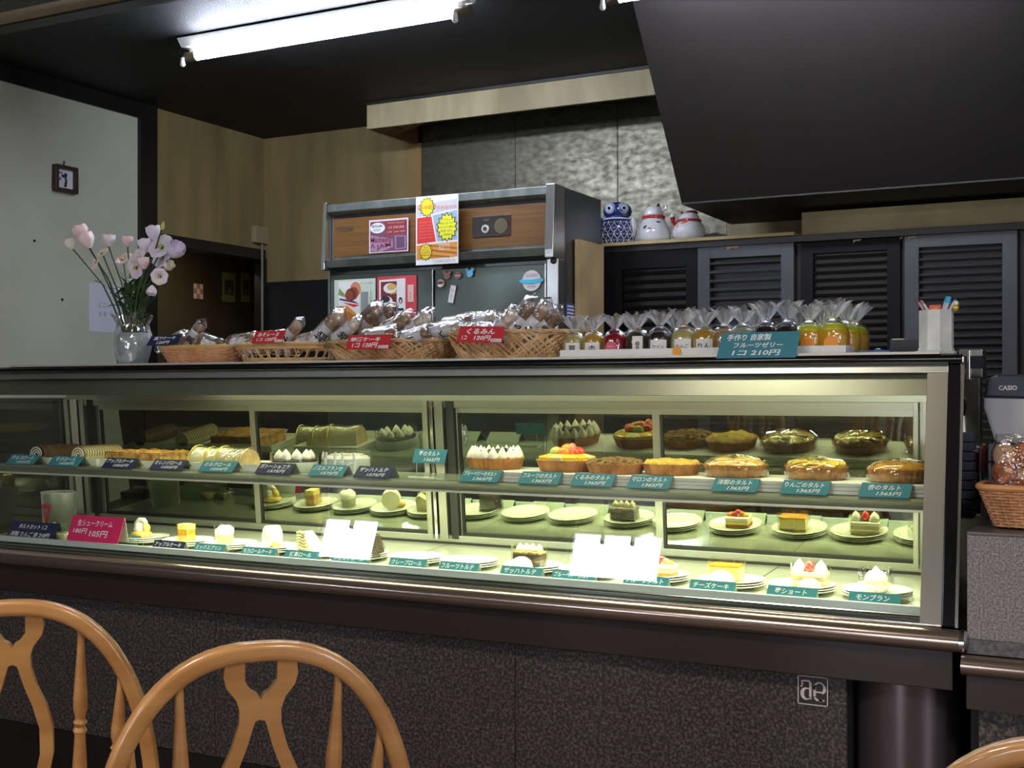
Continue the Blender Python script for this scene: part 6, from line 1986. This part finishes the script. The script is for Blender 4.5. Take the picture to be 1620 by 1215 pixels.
for i, (px, y, zz, lab) in enumerate(((1606, 2.84, .075, 'clear bag of brown nut cookies, left one in the orange basket'), (1660, 2.86, .075, 'clear bag of brown nut cookies, right one in the orange basket'))):
    o = thing('cookie_bag', lab, 'cookies', (fx(px, y), y, zq + zz - .06))
    for a_ in range(2):
        for b_ in range(4):
            MB().lathe([(.020, 0), (.026, .004), (.026, .010), (.018, .014), (.002, .015)], 14, mtx=Matrix.Translation((-.018 + .036 * a_, -.012 + .01 * ((a_ + b_) % 2), .03 + .037 * b_)) @ Matrix.Rotation(radians(78), 4, 'X') @ Matrix.Rotation(radians(12 * (a_ - b_)), 4, 'Y')).build('cookie', ck if (a_ + b_) % 3 else nutm, o, smooth=True)
            MB().ball((-.018 + .036 * a_ + .008, -.030 + .01 * ((a_ + b_) % 2), .036 + .037 * b_), .008, 1.3, .6, .8, 8, 5).build('nut', nutm, o, smooth='all')
    MB().grid(lambda u, v: Vector((.047 * cos(2 * pi * u) * (1.0 - .15 * (v > .8)) * (1 + .05 * sin(u * 30 + v * 8)), .034 * sin(2 * pi * u) * (1 - .7 * max(0, v - .7) / .3) * (1 + .05 * sin(u * 25)), .002 + .185 * v)), 30, 10).build('bag', wrapf, o, smooth='all')
# register
ry = 3.02
p0, p1_ = at(1556, 700, ry), at(1560, 592, ry)
rg = thing('cash_register', 'light grey cash register with dark navy top at the right edge', 'cash register', (fx(1556, ry), ry, p0.z))
H_ = p1_.z - p0.z
lg_ = M('register_grey', (186, 188, 192), .45)
MB().prism([(.025, 0), (.36, 0), (.36, H_ * .62), (.0, H_ * .66), (.0, H_ * .5)], 0, .30, 'XZ').build('body', lg_, rg, bevel=.006)
MB().prism([(.0, H_ * .66), (.36, H_ * .60), (.36, H_ * .96), (.03, H_), (.008, H_ * .92)], -.006, .30, 'XZ').build('navy_top', M('register_navy', (22, 28, 50), .35), rg, bevel=.005)
text('CASIO', .1, M('letter_grey', (206, 206, 206), .5), rg, frame_mtx((fx(1595, ry) - fx(1556, ry), -.0068, H_ * .80), (1, 0, 0), (0, 0, 1)), fit=(.040, .011, 1), bold=.004)
st_ = thing('grey_drawer_block', 'ribbed grey cash drawer block under the register', 'drawer', (fx(1563, ry), ry, zq + .0005))
hh_ = p0.z - zq - .002
for k in range(4):
    MB().box(0, .34, .0, .28, hh_ * k / 4 + .001, hh_ * (k + 1) / 4 - .002).build('drawer_rib', M('drawer_grey', (126, 128, 134), .5), st_, bevel=.003)
# black cable
c_ = MB().tube([at(1566, 697, 2.98), at(1556, 712, 2.96), at(1554, 740, 2.94), at(1555, 775, 2.92), at(1548, 800, 2.90), at(1535, 815, 2.89), at(1526, 812, 2.88), at(1520, 790, 2.90)], .0035, 8)
tag(c_.build('black_cable', black_rub, smooth=True), 'thin black cable hanging from the register beside the case', 'cable')
# boxes by the register
o = thing('small_box', 'small red and white carton left of the register block', 'box', (fx(1551, 3.06), 3.06, zq + .0005))
bh = at(1551, 704, 3.06).z - zq
MB().box(0, .020, 0, .08, 0, bh).build('carton', white_paper, o, bevel=.001)
MB().box(-.0005, .0205, -.001, 0, bh * .62, bh).build('red_panel', M('carton_red', (190, 56, 50), .6), o)
MB().box(-.0005, .0205, -.001, 0, bh * .54, bh * .62).build('blue_band', M('carton_blue', (90, 170, 206), .6), o)
o = thing('green_carton', 'white carton with dark green label between case and register', 'box', (fx(1527, 3.12), 3.12, zq + .0005))
bh = at(1530, 708, 3.12).z - zq
MB().box(0, .042, 0, .08, 0, bh).build('carton', M('carton_pale', (196, 206, 206), .6), o, bevel=.001)
MB().box(.004, .030, -.001, 0, bh * .62, bh * .92).build('green_label', M('label_green', (20, 70, 66), .6), o)
MB().box(-.0005, .043, -.0012, 0, 0, bh * .38).build('dark_base', M('box_black'), o)
o = thing('ribbed_box', 'stack of dark blue ribbed boxes against the case end', 'box', (fx(1516, 2.98), 2.98, zq + .0005))
bh = at(1516, 684, 2.98).z - zq
for k in range(9):
    MB().box(0, .032, 0, .06, bh * k / 9 + .001, bh * (k + 1) / 9 - .0015).build('box_layer', M('blue_grey', (70, 78, 100), .5), o, bevel=.002)
# steel dispenser
dy_ = 3.42
o = thing('steel_dispenser', 'upright stainless dispenser with a navy banded head behind the case end', 'dispenser', (fx(1517, dy_), dy_, zq + .0005))
ht = at(1517, 553, dy_).z - zq
wd_ = fx(1555, dy_) - fx(1517, dy_)
hd0 = at(1517, 598, dy_).z - zq
MB().box(0, wd_, -.002, .08, hd0, ht).build('head', M('steel_plain', (180, 180, 176), .25, .9), o, bevel=.004)
MB().box(-.0006, wd_ + .0006, -.003, .0, hd0 + .024, ht - .018).build('navy_band', M('register_navy'), o)
MB().tube([(wd_ * .42, -.006, hd0 - .004), (wd_ * .42, -.006, ht - .004)], .0055, 10).build('front_rod', steel_b, o, smooth=True)
MB().box(0, wd_ * .86, .004, .07, .16, hd0).build('column', M('steel_plain'), o, bevel=.002)
MB().box(-.0, wd_ * .9, -.02, .07, .0, .155).build('foot_unit', M('unit_grey', (110, 108, 102), .4), o, bevel=.003)
MB().ball((.006, -.012, hd0 - .075), .018, .8, .6, 1.6).build('nozzle', M('box_black'), o, smooth='all')

# ================================================================== chairs
wood = M('chair_wood', (184, 136, 80), .38, var=(158, 108, 56), vs=3.0, vscale=(1, 1, 8), coat=.5)
def make_chair(label, loc, rz):
    o = thing('windsor_chair', label, 'chair', loc, rz)
    W2, base_z, top_z = .200, .47, .931
    # hoop
    pts = []
    n = 40
    for i in range(n + 1):
        q = pi * i / n
        c_, s_ = cos(q), sin(q)
        x = W2 * (abs(c_) ** .80) * (1 if c_ > 0 else -1)
        z = .60 + (top_z - .60) * (s_ ** .92)
        y = -.05 + .05 * (z - base_z) / (top_z - base_z) * -1.4
        pts.append(Vector((x, y, z)))
    pts = [Vector((W2 * .86, .02, base_z - .02)), Vector((W2 * .96, -.02, .54))] + pts[1:-1] + [Vector((-W2 * .96, -.02, .54)), Vector((-W2 * .86, .02, base_z - .02))]
    hoop = MB()
    R_ = []
    vs, fs = [], []
    m_ = len(pts)
    K = 20
    for i in range(m_):
        t = (pts[min(i + 1, m_ - 1)] - pts[max(0, i - 1)]).normalized()
        yv = Vector((0, 1, 0)) - t * t.y
        yv.normalize()
        nv = t.cross(yv)
        for k in range(K):
            q = 2 * pi * k / K
            cc, ss = cos(q), sin(q)
            kk = (abs(cc) ** 5 + abs(ss) ** 5) ** (-1 / 5)
            vs.append(pts[i] + yv * (.0135 * kk * cc) + nv * (.0118 * kk * ss))
    for i in range(m_ - 1):
        for k in range(K):
            k2 = (k + 1) % K
            fs.append((i * K + k, i * K + k2, (i + 1) * K + k2, (i + 1) * K + k))
    fs += [tuple(range(K - 1, -1, -1)), tuple((m_ - 1) * K + k for k in range(K))]
    hoop.add(vs, fs)
    hoop.build('back_hoop', wood, o, smooth='all')
    def yb(z):
        return -.05 - .07 * (z - base_z) / (top_z - base_z)
    # pierced splat, outline relative to its top (x, drop)
    sp = [(.043, .0), (.0455, -.022), (.042, -.036), (.030, -.052), (.0255, -.066), (.026, -.085), (.034, -.115), (.047, -.145), (.055, -.18), (.055, -.22), (.045, -.27), (.030, -.33), (.026, -.37), (.034, -.44)]
    hole_top = [(.020, .0), (.0195, -.030), (.011, -.042), (.004, -.046), (.0, -.053)]
    slot = [(.0, -.079), (.006, -.081), (.009, -.090), (.016, -.115), (.027, -.145), (.036, -.18), (.036, -.22), (.026, -.265), (.012, -.305), (.0, -.32)]
    zt_ = top_z - .008
    # right and left halves as strips between outer and inner borders
    def strip(sgn, outer, inner, name):
        pass
    def interp(poly, d):
        for (x0, d0), (x1, d1) in zip(poly[:-1], poly[1:]):
            if d1 <= d <= d0:
                return x0 + (x1 - x0) * (d0 - d) / (d0 - d1 + 1e-9)
        return poly[-1][0]
    m = MB()
    ds = sorted(set([0, -.44] + [p_[1] for p_ in sp + hole_top + slot] + [-.01 * k for k in range(44)]), reverse=True)
    for sgn in (-1, 1):
        vs, fs = [], []
        for d in ds:
            xo = interp(sp, d)
            if d > -.053:
                xi = interp(hole_top, d)
            elif d < -.079 and d > -.32:
                xi = interp(slot, d)
            else:
                xi = 0.0
            z = zt_ + d
            yv = yb(z)
            for x in (xi, xo):
                vs.append((sgn * x, yv - .007, z))
                vs.append((sgn * x, yv + .007, z))
        for i in range(len(ds) - 1):
            a = i * 4
            for q in ((a, a + 2, a + 6, a + 4), (a + 1, a + 5, a + 7, a + 3), (a, a + 4, a + 5, a + 1), (a + 2, a + 3, a + 7, a + 6)):
                fs.append(q)
        fs += [(0, 1, 3, 2), tuple(len(ds) * 4 - 4 + k for k in (0, 2, 3, 1))]
        m.add(vs, fs)
    m.build('back_splat', wood, o)
    # turned spindles
    def hoop_z(x):
        best = min((p_ for p_ in pts if p_.x * x > 0 and p_.z > .62), key=lambda p_: abs(p_.x - x))
        return best.z
    for x_t, x_b in ((-.098, -.086), (-.156, -.130), (.098, .086), (.156, .130)):
        zt2 = hoop_z(x_t) - .008
        prof = [(0, .0050), (.10, .0060), (.2, .0088), (.26, .0106), (.30, .0104), (.325, .0075), (.335, .0075), (.345, .0104), (.36, .0075), (.375, .0104), (.39, .0080), (.5, .0108), (.7, .009), (1, .0065)]
        P_, Rr = [], []
        for f_, r_ in prof:
            z = zt2 + (base_z - .01 - zt2) * f_
            P_.append((x_t + (x_b - x_t) * f_, yb(z), z))
            Rr.append(r_)
        MB().tube(P_, Rr, 12).build('spindle', wood, o, smooth=True)
    # seat and legs
    MB().lathe([(.02, .435), (.20, .435), (.225, .445), (.228, .462), (.20, .472), (.10, .466), (.01, .464)], 40, c=(0, .14, 0), sx=1.03, sy=.98).build('seat', wood, o, smooth='all')
    for sx in (-1, 1):
        for sy, y0 in ((-1, .02), (1, .27)):
            a_ = Vector((sx * .14, y0, .44))
            b_ = Vector((sx * .20, y0 + sy * .07, 0))
            MB().tube([a_ + (b_ - a_) * f_ for f_ in (0, .15, .3, .42, .45, .5, .8, 1)], [.014, .017, .021, .017, .012, .018, .016, .011], 12).build('leg', wood, o, smooth=True)
    MB().tube([(-.17, 0, .2), (-.17, .30, .2)], .010, 8).build('stretcher', wood, o, smooth=True)
    MB().tube([(.17, 0, .2), (.17, .30, .2)], .010, 8).build('stretcher', wood, o, smooth=True)
    MB().tube([(-.17, .15, .2), (.17, .15, .2)], .010, 8).build('stretcher', wood, o, smooth=True)
    return o


# chair backs face the camera: the hoop stands towards the viewer
def chair_at(px, py, Y, label, rz):
    t = at(px, py, Y)
    o = make_chair(label, (0, 0, 0), rz)
    # apex of the hoop in the chair frame
    ax = Vector((0, -.12, .9425))
    r = Matrix.Rotation(rz, 3, 'Z') @ ax
    o.location = (t.x - r.x, Y - r.y, 0)
    return o
chair_at(413, 1001, 1.20, 'honey brown windsor chair with pierced splat, whole hoop in view', radians(46))
chair_at(18, 965, 1.27, 'honey brown windsor chair cut by the left frame edge', radians(40))
chair_at(1727, 1158, 1.20, 'windsor chair showing only a piece of hoop, bottom right corner', radians(0))
